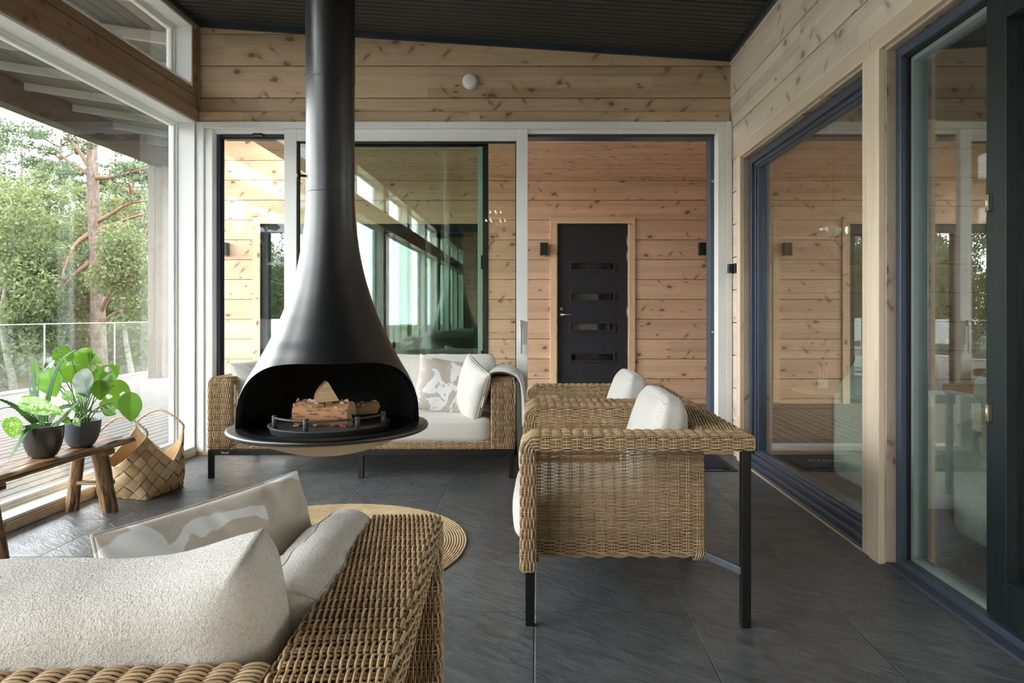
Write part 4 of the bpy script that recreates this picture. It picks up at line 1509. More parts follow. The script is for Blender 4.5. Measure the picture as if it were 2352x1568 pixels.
# ------------------------------------------------------------------ suspended fireplace
FX, FY = -1.030, 3.40
fire = empty('suspended_fireplace', (FX, FY, 0.45), label='black suspended fireplace with long flue and open hearth hanging from the ceiling', cat='fireplace')
L = np.array(fire.location)
k = 3.40 / F


def zz(py):
    return CH + (CY - py) * k


RS = 0.00203
hood = [(968, 214.7), (948, 213.7), (930, 212.2), (916, 210), (898, 204.5), (880, 197), (860, 187), (835, 170.5), (815, 158.8), (798, 149.7), (780, 139.3), (761, 130), (742, 121.2), (724, 113), (705, 105.4), (687, 98.5), (668, 92.2), (650, 87), (631, 81.6), (613, 77), (594, 73.1), (576, 69.8), (557, 66.5), (539, 63.8), (513, 60.9), (487, 58.8), (466, 57.8), (446, 57.3)]
hz = np.array([zz(a) for a, b in hood])
hr = np.array([b * RS for a, b in hood])
ZD = 0.628           # top of the hearth disc
fdir = math.atan2(-FY, -FX)
NA = 144
ang = fdir + np.linspace(-PI, PI, NA, endpoint=False)


def zmin(th):
    a = abs(th)
    lim = math.radians(87)
    if a >= lim:
        return ZD
    return ZD + (0.951 - ZD) * max(0.0, 1 - (a / lim) ** 4.0) ** 0.5


mb = MB()
ztop = zz(446)
for off_r, mat, flip in ((0.0, 0, False), (-0.030, 1, True)):
    R_, m = [], 46
    Vg = np.zeros((m, NA, 3))
    for j in range(NA):
        th = (ang[j] - fdir + PI) % (2 * PI) - PI
        z0 = zmin(th)
        zs = z0 + (ztop - z0) * np.linspace(0, 1, m) ** 1.25
        rs = np.interp(zs, hz, hr) + (off_r if off_r == 0 else off_r * np.clip((1.9 - zs) / 0.6, 0.4, 1))
        Vg[:, j, 0] = FX + rs * math.cos(ang[j])
        Vg[:, j, 1] = FY + rs * math.sin(ang[j])
        Vg[:, j, 2] = zs
    mb.grid(Vg, mat, True, closev=True, flip=not flip)
    R_ = Vg[0]
    if mat == 0:
        outer = R_
    else:
        inner = R_
# rolled lip between the two skins
mid = (outer + inner) / 2 + np.array([0, 0, -0.004])
mb.grid(np.stack([outer, mid, inner]), 0, True, closev=True)
mb.build('hood', [M['stove'], M['stove_in']], fire, local=L)
zc = ceil_z(FX)
zseam = zz(186)
MB().lathe([(0.1165, ztop + 0.003), (0.1175, zseam - 0.002)], 64, (FX, FY, 0), close=True).build('lower_flue', M['stove'], fire, local=L)
MB().lathe([(0.1175, zseam - 0.006), (0.1195, zseam - 0.006), (0.1195, zseam - 0.004), (0.1195, zc + 0.02)], 64, (FX, FY, 0), close=True).build('upper_flue', M['stove'], fire, local=L)
MB().lathe([(0.112, ztop - 0.02), (0.1145, ztop), (0.112, ztop + 0.03)], 48, (FX, FY, 0)).build('seam_ring', M['gasket'], fire, local=L)
sc_dir = fdir + math.radians(15)
px_ = np.array([FX + 0.118 * math.cos(sc_dir), FY + 0.118 * math.sin(sc_dir), zz(191)])
MB().tube([px_, px_ + 0.004 * np.array([math.cos(sc_dir), math.sin(sc_dir), 0])], 0.007, 12).build('screw', M['black'], fire, local=L)
# damper knob on the left of the flue
dd = np.array([math.cos(fdir - PI / 2), math.sin(fdir - PI / 2), 0])
c0 = np.array([FX, FY, zz(407)])
mb = MB().tube([c0 + dd * 0.112, c0 + dd * 0.150], 0.006, 10).tube([c0 + dd * 0.150 + np.array([0, 0, -0.022]), c0 + dd * 0.150 + np.array([0, 0, 0.022])], 0.009, 10)
mb.build('damper_knob', M['black'], fire, local=L)
# hearth disc
RD = 0.482
disc = [(0.0, ZD - 0.020), (0.36, ZD - 0.020), (0.385, ZD - 0.006), (0.40, ZD - 0.001), (RD - 0.012, ZD), (RD - 0.003, ZD - 0.004), (RD, ZD - 0.012), (RD - 0.004, ZD - 0.022), (RD - 0.014, ZD - 0.028), (0.41, ZD - 0.030), (0.0, ZD - 0.032)]
MB().lathe(disc, 96, (FX, FY, 0)).build('hearth_disc', M['stove'], fire, local=L)
bowl = [(RD - 0.070 - 0.0, ZD - 0.028)]
for a in np.linspace(0, 1, 20):
    r = 0.405 * (1 - a)
    bowl.append((max(r, 0.0), ZD - 0.030 - 0.118 * (1 - (r / 0.405) ** 2)))
MB().lathe(bowl, 96, (FX, FY, 0)).build('bowl', M['bowl'], fire, local=L)
# fire plate and guard rail
pc = np.array([FX, FY, 0]) + 0.075 * np.array([math.cos(fdir), math.sin(fdir), 0])
ZP = ZD + 0.018
MB().lathe([(0, ZD - 0.018), (0.270, ZD - 0.018), (0.283, ZP - 0.004), (0.288, ZP), (0.275, ZP + 0.001), (0.26, ZP - 0.004), (0.0, ZP - 0.006)], 72, tuple(pc)).build('fire_plate', M['plate'], fire, local=L)
a4 = [fdir + math.radians(q) for q in (-72, -24, 27, 70)]
rg = 0.262
zr = ZP + 0.046
aa = np.linspace(a4[0], a4[-1], 40)
MB().tube(np.stack([pc[0] + rg * np.cos(aa), pc[1] + rg * np.sin(aa), np.full(40, zr)], 1), 0.0055, 8).build('guard_bar', M['plate'], fire, local=L)
for a in a4:
    c = np.array([pc[0] + rg * math.cos(a), pc[1] + rg * math.sin(a), 0])
    MB().tube([c + np.array([0, 0, ZP - 0.006]), c + np.array([0, 0, zr + 0.010])], 0.012, 14).build('guard_post', M['plate'], fire, local=L)


# firewood
def split_log(name, c, axis, Ln, R, a0, a1, label, bark, up=None, roll=0.0, flakes=60):
    """a wedge split from a round: sector of angle a0..a1 extruded along axis, bark on the arc"""
    axis = np.array(axis, float)
    axis /= np.linalg.norm(axis)
    s = np.cross(axis, (0, 0, 1.0))
    s /= np.linalg.norm(s)
    t = np.cross(s, axis)
    n = 14
    ths = np.linspace(a0, a1, n) + roll
    mb = MB()
    ring = [(0.0, 0.0)] + [(R * math.cos(x), R * math.sin(x)) for x in ths]
    m = 9
    Vg = np.zeros((m, n + 1, 3))
    for i in range(m):
        u = -Ln / 2 + Ln * i / (m - 1)
        for j, (p, q) in enumerate(ring):
            w = mnoise.noise(Vector((u * 9, p * 30, q * 30))) * 0.005
            Vg[i, j] = np.array(c) + axis * u + s * (p * (1 + w * 10) + w) + t * (q * (1 + w * 8))
    uvs = np.array([[(i * Ln / (m - 1), j * 0.02) for j in range(n + 1)] for i in range(m)])
    # split faces
    mb.grid(Vg[:, [1, 0]], 0, False, uv=uvs[:, [1, 0]])
    mb.grid(Vg[:, [0, n]], 0, False, uv=uvs[:, [0, n]])
    mb.grid(Vg[:, 1:], 1, True)
    mb.add(Vg[0], [tuple(range(n + 1))[::-1]], 0, False, None, (0, 0), uvs[0])
    mb.add(Vg[-1], [tuple(range(n + 1))], 0, False, None, (0, 0), uvs[0])
    o = mb.build(name, [M['log_wood'], bark])
    tag(o, label, 'firewood', 'split firewood on the hearth')
    if flakes:
        fb = MB()
        for _ in range(flakes):
            th = random.uniform(a0, a1) + roll
            u = random.uniform(-Ln / 2, Ln / 2)
            b = np.array(c) + axis * u + (s * math.cos(th) + t * math.sin(th)) * R
            nn = s * math.cos(th) + t * math.sin(th)
            tg = -s * math.sin(th) + t * math.cos(th)
            e = random.uniform(0.006, 0.018)
            q = [b - axis * e, b + axis * e, b + axis * e * 0.6 + tg * 0.006 + nn * random.uniform(0.003, 0.014), b - axis * e * 0.7 + tg * 0.008 + nn * random.uniform(0.003, 0.012)]
            fb.add(q + [x - nn * 0.001 for x in q], [(0, 1, 2, 3), (7, 6, 5, 4), (0, 4, 5, 1), (1, 5, 6, 2), (2, 6, 7, 3), (3, 7, 4, 0)], random.choice((0, 0, 1)))
        tag(fb.build('bark_flakes', [M['birch_bark'], M['bark_brown']], o), kind='stuff')
    return o


lw = np.array([1.0, -0.10, 0])
split_log('firewood_log', (pc[0] - 0.012, pc[1] - 0.055, ZP + 0.050), lw, 0.268, 0.062, math.radians(0), math.radians(300), 'thick birch log with peeling bark lying at the bottom of the hearth', M['bark_brown'], roll=math.radians(250), flakes=150)
split_log('firewood_log', (pc[0] + 0.045, pc[1] - 0.03, ZP + 0.116), np.array([0.42, -1.0, 0.04]), 0.15, 0.105, math.radians(0), math.radians(62), 'pale wedge of split wood resting on top of the birch log', M['bark_brown'], roll=math.radians(-3), flakes=0)
split_log('firewood_log', (pc[0] + 0.13, pc[1] + 0.06, ZP + 0.030), np.array([1.0, 0.6, 0]), 0.17, 0.06, math.radians(0), math.radians(100), 'short split log lying behind the end of the birch log', M['bark_brown'], roll=math.radians(40), flakes=8)

# ------------------------------------------------------------------ round jute rug
mb = MB()
RC = (-1.13, 3.44)
nr_ = 57
for i in range(nr_):
    r = 0.008 + i * 0.01345
    n = max(14, int(2 * PI * r / 0.022))
    a = np.linspace(0, 2 * PI, n, endpoint=False)
    jit = 1 + 0.0016 * np.sin(a * 5 + i * 0.3) + (0.012 * np.sin(a * 2 + 0.7) if i > 45 else 0)
    sec = np.linspace(0, PI, 6)
    Vg = np.zeros((n, 6, 3))
    for s, th in enumerate(sec):
        rr = (r + 0.0068 * math.cos(th)) * jit
        Vg[:, s, 0] = RC[0] + rr * np.cos(a)
        Vg[:, s, 1] = RC[1] + rr * np.sin(a)
        Vg[:, s, 2] = 0.0035 + (0.0055 + 0.0012 * np.sin(a * n / 3.0 + i)) * math.sin(th)
    mb.grid(Vg, 0, True, closeu=True)
mb.lathe([(0, 0.002), (0.76, 0.002), (0.76, 0.0005), (0, 0.0005)], 64, (RC[0], RC[1], 0.0))
rug = mb.build('rug', M['jute'])
tag(rug, 'round braided jute rug on the slate floor under the fireplace', 'rug')

# ------------------------------------------------------------------ rustic bench
bench = empty('bench', (-2.67, 3.66, 0), label='rustic dark wooden bench carrying two potted plants by the big window', cat='bench')
L = np.array(bench.location)
nx_, ny_ = 26, 90
top = np.zeros((ny_, nx_, 3))
bot = np.zeros((ny_, nx_, 3))
for i in range(ny_):
    y = 3.02 + (4.275 - 3.02) * i / (ny_ - 1)
    for j in range(nx_):
        s = j / (nx_ - 1)
        e = 0.020 * mnoise.noise(Vector((y * 3, 1 if s > 0.5 else 5, 0))) + 0.006 * mnoise.noise(Vector((y * 14, 1 if s > 0.5 else 5, 3)))
        x = -2.815 + 0.300 * s + e * (2 * s - 1)
        gro = mnoise.noise(Vector((x * 34, y * 2.4, 0))) * 0.008 + mnoise.noise(Vector((x * 90, y * 6, 2))) * 0.004
        yy = y + (0.035 * mnoise.noise(Vector((x * 12, 9, 0))) - 0.02 * (s < 0.25) if i > ny_ - 8 else 0) * (i - ny_ + 8) / 8.0
        edge = min(s, 1 - s) * 2
        top[i, j] = (x, yy, 0.410 + gro - 0.016 * (1 - min(1, edge * 5)) ** 2)
        bot[i, j] = (x, yy, 0.366 + 0.006 * mnoise.noise(Vector((x * 9, y * 4, 7))) + 0.012 * (1 - min(1, edge * 4)))
mb = MB()
uv = np.stack([top[:, :, 1], top[:, :, 0]], 2)
mb.grid(top, 0, True, uv=uv, flip=True)
mb.grid(bot, 0, True, uv=uv)
for row_t, row_b, fl in ((top[:, 0], bot[:, 0], True), (top[:, -1], bot[:, -1], False)):
    mb.grid(np.stack([row_t, (row_t + row_b) / 2 + np.array([0.004 * (1 if not fl else -1), 0, 0]), row_b]), 0, True, uv=np.stack([np.stack([row_t[:, 1], np.full(ny_, q)], 1) for q in (0, 0.02, 0.04)]), flip=fl)
for col_t, col_b, fl in ((top[0], bot[0], False), (top[-1], bot[-1], True)):
    mb.grid(np.stack([col_t, col_b]), 0, False, uv=np.stack([np.stack([np.full(nx_, q), col_t[:, 0]], 1) for q in (0, 0.04)]), flip=fl)
mb.build('bench_top', M['rustic'], bench, local=L)


def rough_leg(p, q, r0, r1):
    mb = MB()
    n, sd = 22, 14
    p, q = np.array(p), np.array(q)
    d = (q - p) / np.linalg.norm(q - p)
    a = np.cross(d, (0, 1, 0))
    a /= np.linalg.norm(a)
    b = np.cross(d, a)
    V = np.zeros((n, sd, 3))
    uv = np.zeros((n, sd, 2))
    for i in range(n):
        t = i / (n - 1)
        for j in range(sd):
            th = 2 * PI * j / sd
            r = (r0 + (r1 - r0) * t) * (1 + 0.13 * mnoise.noise(Vector((th * 1.3 if th < PI else (2 * PI - th) * 1.3, t * 3, p[1]))) + 0.07 * math.cos(4 * th))
            V[i, j] = p + (q - p) * t + r * (math.cos(th) * a + math.sin(th) * b)
            uv[i, j] = (t * 0.4, th * 0.03)
    V[0, :, 2] = p[2]
    V[-1, :, 2] = q[2]
    mb.grid(V, 0, True, closev=True, uv=uv)
    mb.add(V[-1], [tuple(range(sd))], 0, False, None, (0, 0), uv[-1])
    mb.add(V[0], [tuple(range(sd))[::-1]], 0, False, None, (0, 0), uv[0])
    return mb


for (y, tag_) in ((4.075, 0), (3.235, 1)):
    rough_leg((-2.735, y, 0.375), (-2.785, y + 0.010, 0.0), 0.034, 0.037).build('leg', M['rustic'], bench, local=L)
    rough_leg((-2.605, y - 0.02, 0.375), (-2.545, y - 0.01, 0.0), 0.044, 0.045).build('leg', M['rustic'], bench, local=L)
    MB().bar((-2.79, y - 0.004, 0.168), (-2.525, y - 0.004, 0.172), 0.030, 0.026, 0, grain=0).build('stretcher', M['rustic'], bench, 0.004, local=L)
    MB().bar((-2.80, y - 0.01, 0.352), (-2.54, y - 0.01, 0.352), 0.09, 0.034, 0, grain=0).build('cross_batten', M['rustic'], bench, 0.006, local=L)

# ------------------------------------------------------------------ plants
ZB = 0.414


def pot(parent, c, R, H, r0, mat, L, thick=0.006):
    prof = [(0, 0), (r0 * 0.92, 0), (r0, 0.004)]
    for t in np.linspace(0.06, 1, 14):
        r = r0 + (R - r0) * (1 - (1 - t) ** 2.4) ** 0.9
        prof.append((r, H * t))
    prof += [(R - thick * 0.5, H + 0.001), (R - thick, H - 0.002), (R - thick * 1.3, H - 0.03), (0.0, H - 0.03)]
    MB().lathe(prof, 56, c).build('pot', mat, parent, local=L)
    MB().lathe([(0, H - 0.012), (R * 0.5, H - 0.010), (R - thick * 1.1, H - 0.016), (R - thick * 1.1, H - 0.026), (0, H - 0.026)], 40, c).build('soil', M['soil'], parent, local=L)


def leaf_blade(mb, base, tip, facing, width, cup=0.18, droop=0.12, cuts=0, mat=0, seed=0, holes=()):
    """heart-shaped leaf from petiole joint to tip; facing = approximate normal; cuts = monstera notches per side; holes = positions along the blade"""
    base, tip = np.array(base), np.array(tip)
    d = tip - base
    Ln = np.linalg.norm(d)
    d /= Ln
    nrm = np.array(facing, float)
    nrm -= d * nrm.dot(d)
    nrm /= np.linalg.norm(nrm)
    s = np.cross(nrm, d)
    nl, nw = 26, 9
    # outline half-width along the midrib (t from -0.18 lobe to 1 tip)
    tt = np.linspace(0, 1, nl)

    def hw(t):
        return 0.5 * width * (math.sin(PI * min(1, t ** 0.62)) ** 0.80) if 0 < t < 1 else 0.0
    faces, V = [], []
    idx = {}
    for sg in (-1, 1):
        for i in range(nl):
            t = tt[i]
            w = hw(t)
            ph = (t * (cuts * 1.0 + 0.001) + (0.25 if sg > 0 else 0.0)) % 1.0 if cuts else 0.5
            notch = 1.0
            if cuts and 0.25 < t < 0.9:
                notch = 0.45 if ph < 0.16 else 1.0
            for j in range(nw):
                q = j / (nw - 1)
                x = w * q * notch
                # basal lobes sweep backwards, side veins sweep forward
                lobe = -0.22 * Ln * (q ** 1.5) * max(0, 1 - t * 2.6)
                y = t * Ln + lobe + 0.10 * Ln * q * (1 - t) * 0.0
                z = cup * x * (1.0 - 0.4 * q) - droop * Ln * t * t + 0.012 * Ln * math.sin(14 * t + 3 * q + seed) * q
                V.append(base + d * y + s * sg * x + nrm * z)
                idx[(sg, i, j)] = len(V) - 1
        for i in range(nl - 1):
            for j in range(nw - 1):
                tm, qm = (tt[i] + tt[i + 1]) / 2, (j + 0.5) / (nw - 1)
                skip = False
                for (ht, hq, ra, rb, hs) in holes:
                    if hs == sg and ((tm - ht) / ra) ** 2 + ((qm - hq) / rb) ** 2 < 1:
                        skip = True
                if skip:
                    continue
                f = (idx[(sg, i, j)], idx[(sg, i + 1, j)], idx[(sg, i + 1, j + 1)], idx[(sg, i, j + 1)])
                faces.append(f if sg > 0 else f[::-1])
    mb.add(np.array(V), faces, mat, True)


mon = empty('potted_monstera', tuple(np.array([*P(187, 0, 3.93)[:2], ZB])), label='monstera with broad glossy leaves in a matt blue-grey pot on the bench', cat='plant')
L = np.array(mon.location)
pot(mon, tuple(L), 0.098, 0.148, 0.056, M['pot_grey'], L)
lv, lvd, st = MB(), MB(), MB()
root = L + np.array([0, 0, 0.135])
H2 = [(0.42, 0.45, 0.10, 0.22, 1), (0.62, 0.42, 0.08, 0.20, 1), (0.40, 0.48, 0.09, 0.20, -1)]
# (base px, tip px, depth base, depth tip, width m, facing, dark?, cuts, holes)
LEAVES = [
    ((160, 812), (118, 822), 3.86, 3.80, 0.135, (0.1, -0.7, 0.75), 0, 2, H2),
    ((152, 838), (128, 874), 3.98, 4.02, 0.15, (-0.1, -1, 0.35), 0, 0, []),
    ((206, 820), (190, 872), 3.98, 3.96, 0.135, (0.25, -1, 0.2), 0, 3, H2[:1]),
    ((189, 860), (200, 914), 3.80, 3.75, 0.118, (-0.2, -1, 0.25), 1, 0, []),
    ((170, 846), (160, 884), 3.90, 3.92, 0.09, (0.4, -1, 0.1), 0, 0, []),
    ((240, 866), (272, 838), 3.92, 3.95, 0.10, (0.2, -1, 0.25), 0, 0, [(0.45, 0.42, 0.17, 0.32, 1)]),
    ((236, 858), (222, 892), 3.98, 4.00, 0.095, (0.2, -1, 0.2), 0, 0, []),
    ((232, 880), (228, 918), 3.86, 3.83, 0.092, (0.25, -1, 0.3), 0, 0, []),
    ((262, 884), (272, 944), 3.98, 3.98, 0.150, (0.15, -1, 0.1), 0, 0, H2),
    ((300, 912), (299, 970), 3.84, 3.84, 0.118, (0.1, -1, 0.1), 0, 0, []),
    ((112, 858), (122, 912), 3.94, 3.92, 0.150, (-0.15, -1, 0.15), 0, 0, []),
    ((82, 836), (76, 882), 4.02, 4.02, 0.085, (-0.5, -1, 0.2), 0, 0, []),
    ((246, 934), (264, 952), 3.86, 3.84, 0.055, (0.0, -1, 0.5), 0, 0, []),
    ((120, 830), (96, 848), 4.02, 4.02, 0.075, (-0.2, -1, 0.5), 1, 0, []),
    ((210, 806), (206, 826), 3.98, 3.97, 0.035, (0.3, -1, 0.0), 0, 0, []),
    ((182, 808), (196, 828), 4.05, 4.05, 0.10, (0.1, -1, 0.3), 0, 0, []),
    ((252, 930), (238, 955), 4.0, 4.0, 0.11, (-0.1, -1, 0.2), 0, 0, []),
    ((182, 898), (190, 922), 3.84, 3.80, 0.045, (0.2, -1, 0.2), 0, 0, []),
    ((150, 904), (166, 918), 3.88, 3.86, 0.05, (0.2, -1, 0.3), 0, 0, []),
    ((172, 964), (182, 978), 3.83, 3.80, 0.035, (0.2, -1, 0.2), 0, 0, []),
]
for i, (b, tp, yb_, yt, wd, fc, dk, cuts, holes) in enumerate(LEAVES):
    B_, T_ = P(*b, yb_), P(*tp, yt)
    leaf_blade(lvd if dk else lv, B_, T_, fc, wd * 1.12, cuts=cuts, holes=holes, seed=i, droop=0.10 + 0.06 * (i % 3))
    r0 = root + np.array([random.uniform(-0.035, 0.035), random.uniform(-0.035, 0.035), -0.01])
    mid = (r0 * 0.45 + B_ * 0.55) + np.array([0, 0, 0.035])
    st.tube(smoothpath([r0, r0 * 0.75 + B_ * 0.25 + np.array([0, 0, 0.02]), mid, B_], 16), np.linspace(0.0042, 0.0022, 16 + 0)[:len(smoothpath([r0, r0, mid, B_], 16))], 7)
lv.build('leaves', M['monstera'], mon, local=L)
lvd.build('dark_leaves', M['monstera_dark'], mon, local=L)
st.build('stems', M['stem'], mon, local=L)

alo = empty('potted_aloe', tuple(np.array([*P(99, 0, 3.64)[:2], ZB])), label='spiny aloe with trailing variegated pothos in a dark glazed pot on the bench', cat='plant')
L = np.array(alo.location)
pot(alo, tuple(L), 0.095, 0.165, 0.058, M['pot_dark'], L)


def aloe_leaf(mb, pts, w0, L0):
    path = smoothpath(pts, 30)
    n = len(path)
    T = np.gradient(path, axis=0)
    T /= np.linalg.norm(T, axis=1)[:, None]
    Vg = np.zeros((n, 8, 3))
    out = np.array([0, -1.0, 0.3])
    for i in range(n):
        t = i / (n - 1)
        w = w0 * (1 - t ** 1.6) ** 0.9 + 0.0006
        s = np.cross(T[i], out)
        s /= np.linalg.norm(s)
        nn = np.cross(s, T[i])
        for j, (a, b) in enumerate(((-1, 0.16), (-0.5, 0.02), (0, -0.04), (0.5, 0.02), (1, 0.16), (0.55, -0.26), (0, -0.40), (-0.55, -0.26))):
            Vg[i, j] = path[i] + s * a * w + nn * b * w
    mb.grid(Vg, 0, True, closev=True)
    for i in range(2, n - 3, 2):
        for j in (0, 4):
            c = Vg[i, j]
            o = c - path[i]
            o /= np.linalg.norm(o)
            e = T[i] * 0.0025
            mb.add([c - e, c + e, c + o * 0.006 + T[i] * 0.004, c + np.array([0, 0.001, 0.001])], [(0, 1, 2), (1, 3, 2), (3, 0, 2)], 0)
    return mb


def pp(seq):
    return [P(a, b, y) for a, b, y in seq]


ALOE = [
    (pp([(104, 968, 3.66), (110, 920, 3.64), (122, 872, 3.62), (143, 826, 3.60), (172, 803, 3.58)]), 0.017),
    (pp([(86, 968, 3.70), (80, 900, 3.72), (78, 860, 3.73), (77, 818, 3.74)]), 0.012),
    (pp([(90, 968, 3.70), (87, 920, 3.71), (89, 860, 3.72)]), 0.009),
    (pp([(80, 968, 3.72), (72, 905, 3.74), (66, 882, 3.75)]), 0.009),
    (pp([(84, 972, 3.62), (62, 955, 3.58), (30, 930, 3.54), (-12, 912, 3.48)]), 0.017),
    (pp([(118, 980, 3.62), (140, 965, 3.58), (165, 938, 3.55), (184, 918, 3.53)]), 0.013),
    (pp([(88, 975, 3.58), (62, 990, 3.52), (44, 1018, 3.47), (18, 1060, 3.42)]), 0.020),
    (pp([(112, 970, 3.70), (136, 940, 3.74), (165, 932, 3.76), (215, 945, 3.78), (268, 938, 3.80)]), 0.012),
    (pp([(98, 980, 3.58), (98, 962, 3.56), (96, 946, 3.55)]), 0.019),
]
mb = MB()
for pts, w in ALOE:
    aloe_leaf(mb, pts, w, 0)
mb.build('aloe_leaves', M['aloe'], alo, local=L)
lv, st = MB(), MB()
for (b, tp, yb_, yt, wd, fc) in (((56, 926), (82, 908), 3.58, 3.62, 0.085, (0, -0.8, 0.6)), ((58, 925), (140, 946), 3.56, 3.50, 0.088, (0.1, -1, 0.5)), ((34, 966), (22, 1008), 3.50, 3.50, 0.105, (0.1, -1, 0.2)), ((50, 978), (40, 985), 3.52, 3.5, 0.07, (-0.2, -1, 0.1)), ((150, 960), (160, 975), 3.6, 3.6, 0.035, (0.2, -1, 0.2))):
    leaf_blade(lv, P(*b, yb_), P(*tp, yt), fc, wd, cup=0.25, droop=0.15)
st.tube(smoothpath(pp([(92, 972, 3.64), (70, 950, 3.60), (20, 935, 3.56), (-30, 950, 3.52)]), 20), 0.0025, 6)
st.tube(smoothpath(pp([(-30, 950, 3.52), (10, 937, 3.55), (56, 926, 3.58)]), 20), 0.002, 6)
st.tube(smoothpath(pp([(-25, 975, 3.5), (5, 966, 3.5), (34, 966, 3.5)]), 14), 0.002, 6)
lv.build('pothos_leaves', M['pothos'], alo, local=L)
st.build('pothos_vine', M['stem'], alo, local=L)

# ------------------------------------------------------------------ woven birch basket
cb = [np.array(v) for v in ((-2.825, 4.385), (-2.462, 4.305), (-2.415, 4.650), (-2.785, 4.735))]     # left, front, right, back corners
ctr = sum(cb) / 4
bas = empty('birch_basket', (ctr[0], ctr[1], 0), label='woven birch-strip basket with two twisted rope handles on the floor behind the bench', cat='basket')
L = np.array(bas.location)
NS = 4            # cells per side (diagonal weave), perimeter 4*NS


def bwall(s, z):
    """s in [0,4): position around, z height. Square at the foot, rounder higher up"""
    k = int(math.floor(s)) % 4
    f = s - math.floor(s)
    p = cb[k] * (1 - f) + cb[(k + 1) % 4] * f
    d = p - ctr
    a = math.atan2(d[1], d[0])
    rnd = 0.265
    sq = np.linalg.norm(d)
    m = min(1.0, z / 0.10) ** 0.8 * 0.86
    bul = 1.0 + 0.035 * math.sin(min(1, z / 0.25) * PI)
    r = (sq * (1 - m) + (rnd * 0.93) * m) * bul
    return np.array([ctr[0] + r * math.cos(a), ctr[1] + r * math.sin(a), z])


def ztop_b(s):
    f = s - math.floor(s)
    pk = [0.375, 0.405, 0.395, 0.40]
    k = int(math.floor(s)) % 4
    a, b = pk[k], pk[(k + 1) % 4]
    nt = 0.215
    return a + (nt - a) * f * 2 if f < 0.5 else nt + (b - nt) * (f - 0.5) * 2


mb = MB()
ds = 1.0 / NS            # horizontal diagonal of a cell, in s units
dz = 0.094               # vertical diagonal
rows = 12
for row in range(-1, rows):
    zc = row * dz / 2
    for col in range(4 * NS):
        s0 = (col + (0.5 if row % 2 else 0.0)) * ds
        alt = row % 2
        # diamond cell, split in 4x4 patch
        n = 5
        Vg = np.zeros((n, n, 3))
        uv = np.zeros((n, n, 2))
        ok = True
        for i in range(n):
            for j in range(n):
                a, b = (i / (n - 1) - 0.5) * 0.955, (j / (n - 1) - 0.5) * 0.955
                s = s0 + (a + b) * ds / 2
                z = zc + (a - b) * dz / 2
                z = max(0.002, min(z, ztop_b(s % 4)))
                dome = 0.0060 * (1 - (2 * (b if alt else a)) ** 2) + (0.0015 if alt else 0.0)
                p = bwall(s % 4, z)
                o = np.array([p[0] - ctr[0], p[1] - ctr[1], 0])
                o /= np.linalg.norm(o)
                Vg[i, j] = p + o * dome
                uv[i, j] = ((a if alt else b) * 0.06 + row * 0.37, (b if alt else a) * 0.06 + col * 0.21)
        ext = Vg.reshape(-1, 3)
        if np.ptp(ext[:, 2]) < 0.004:
            continue
        mb.grid(Vg, 0, True, uv=uv)
# folded rim following the zigzag
NR_ = 160
ss = np.linspace(0, 4, NR_, endpoint=False)
rim = np.array([bwall(s, ztop_b(s)) for s in ss])
rim2 = np.array([bwall(s, ztop_b(s) - 0.012) for s in ss])
oo = np.stack([rim[:, 0] - ctr[0], rim[:, 1] - ctr[1], 0 * rim[:, 0]], 1)
oo /= np.linalg.norm(oo, axis=1)[:, None]
mb.grid(np.stack([rim2 + oo * 0.006, rim + oo * 0.005, rim - oo * 0.003, rim2 - oo * 0.004]), 0, True, closev=True, uv=np.stack([np.stack([ss * 0.4, np.full(NR_, q)], 1) for q in (0, .01, .02, .03)]))
# shadow layer in the gaps, then the inner skin
shd = [np.array([bwall(s, 0.004 + (ztop_b(s) - 0.010) * t) for s in ss]) - oo * 0.0008 for t in np.linspace(0, 1, 10)]
mb.grid(np.stack(shd), 1, True, closev=True)
inn = []
for t in np.linspace(0, 1, 10):
    inn.append(np.array([bwall(s, 0.004 + (ztop_b(s) - 0.008) * t) for s in ss]) - oo * 0.006)
mb.grid(np.stack(inn), 0, True, closev=True, uv=np.stack([np.stack([ss * 0.4, np.full(NR_, q * 0.04)], 1) for q in range(10)]))
mb.add(np.array([bwall(s, 0.003) for s in np.linspace(0, 4, 40, endpoint=False)]), [tuple(range(40))], 0)
mb.build('basket_body', [M['birch_strip'], simple('gap_brown', (0.16, 0.085, 0.035), 0.8)], bas, local=L)


def rope_handle(p, q, apex):
    pts = smoothpath([p + np.array([0, 0, -0.085]), p + np.array([0, 0, 0.0]), p * 0.93 + apex * 0.07 + np.array([0, 0, 0.05]), apex, q * 0.93 + apex * 0.07 + np.array([0, 0, 0.05]), q, q + np.array([0, 0, -0.085])], 90)
    T = np.gradient(pts, axis=0)
    T /= np.linalg.norm(T, axis=1)[:, None]
    hor = np.cross(q - p, (0, 0, 1))
    hor /= np.linalg.norm(hor)
    mb = MB()
    for ph in (0, 2 * PI / 3, 4 * PI / 3):
        a = np.arange(len(pts)) * 0.75 + ph
        n2 = np.cross(T, hor)
        mb.tube(pts + 0.0042 * (np.cos(a)[:, None] * hor + np.sin(a)[:, None] * n2), 0.0042, 7)
    return mb


pkL, pkF, pkR, pkB = [bwall(k, ztop_b(k) - 0.02) for k in range(4)]
m1 = (pkL + pkF) / 2
rope_handle(pkL, pkF, np.array([m1[0], m1[1], P(0, 957, 4.35)[2]])).build('rope_handle', M['rope'], bas, local=L)
m2 = (pkB + pkR) / 2
rope_handle(pkB, pkR, np.array([m2[0], m2[1], P(0, 941, 4.68)[2]])).build('rope_handle', M['rope'], bas, local=L)
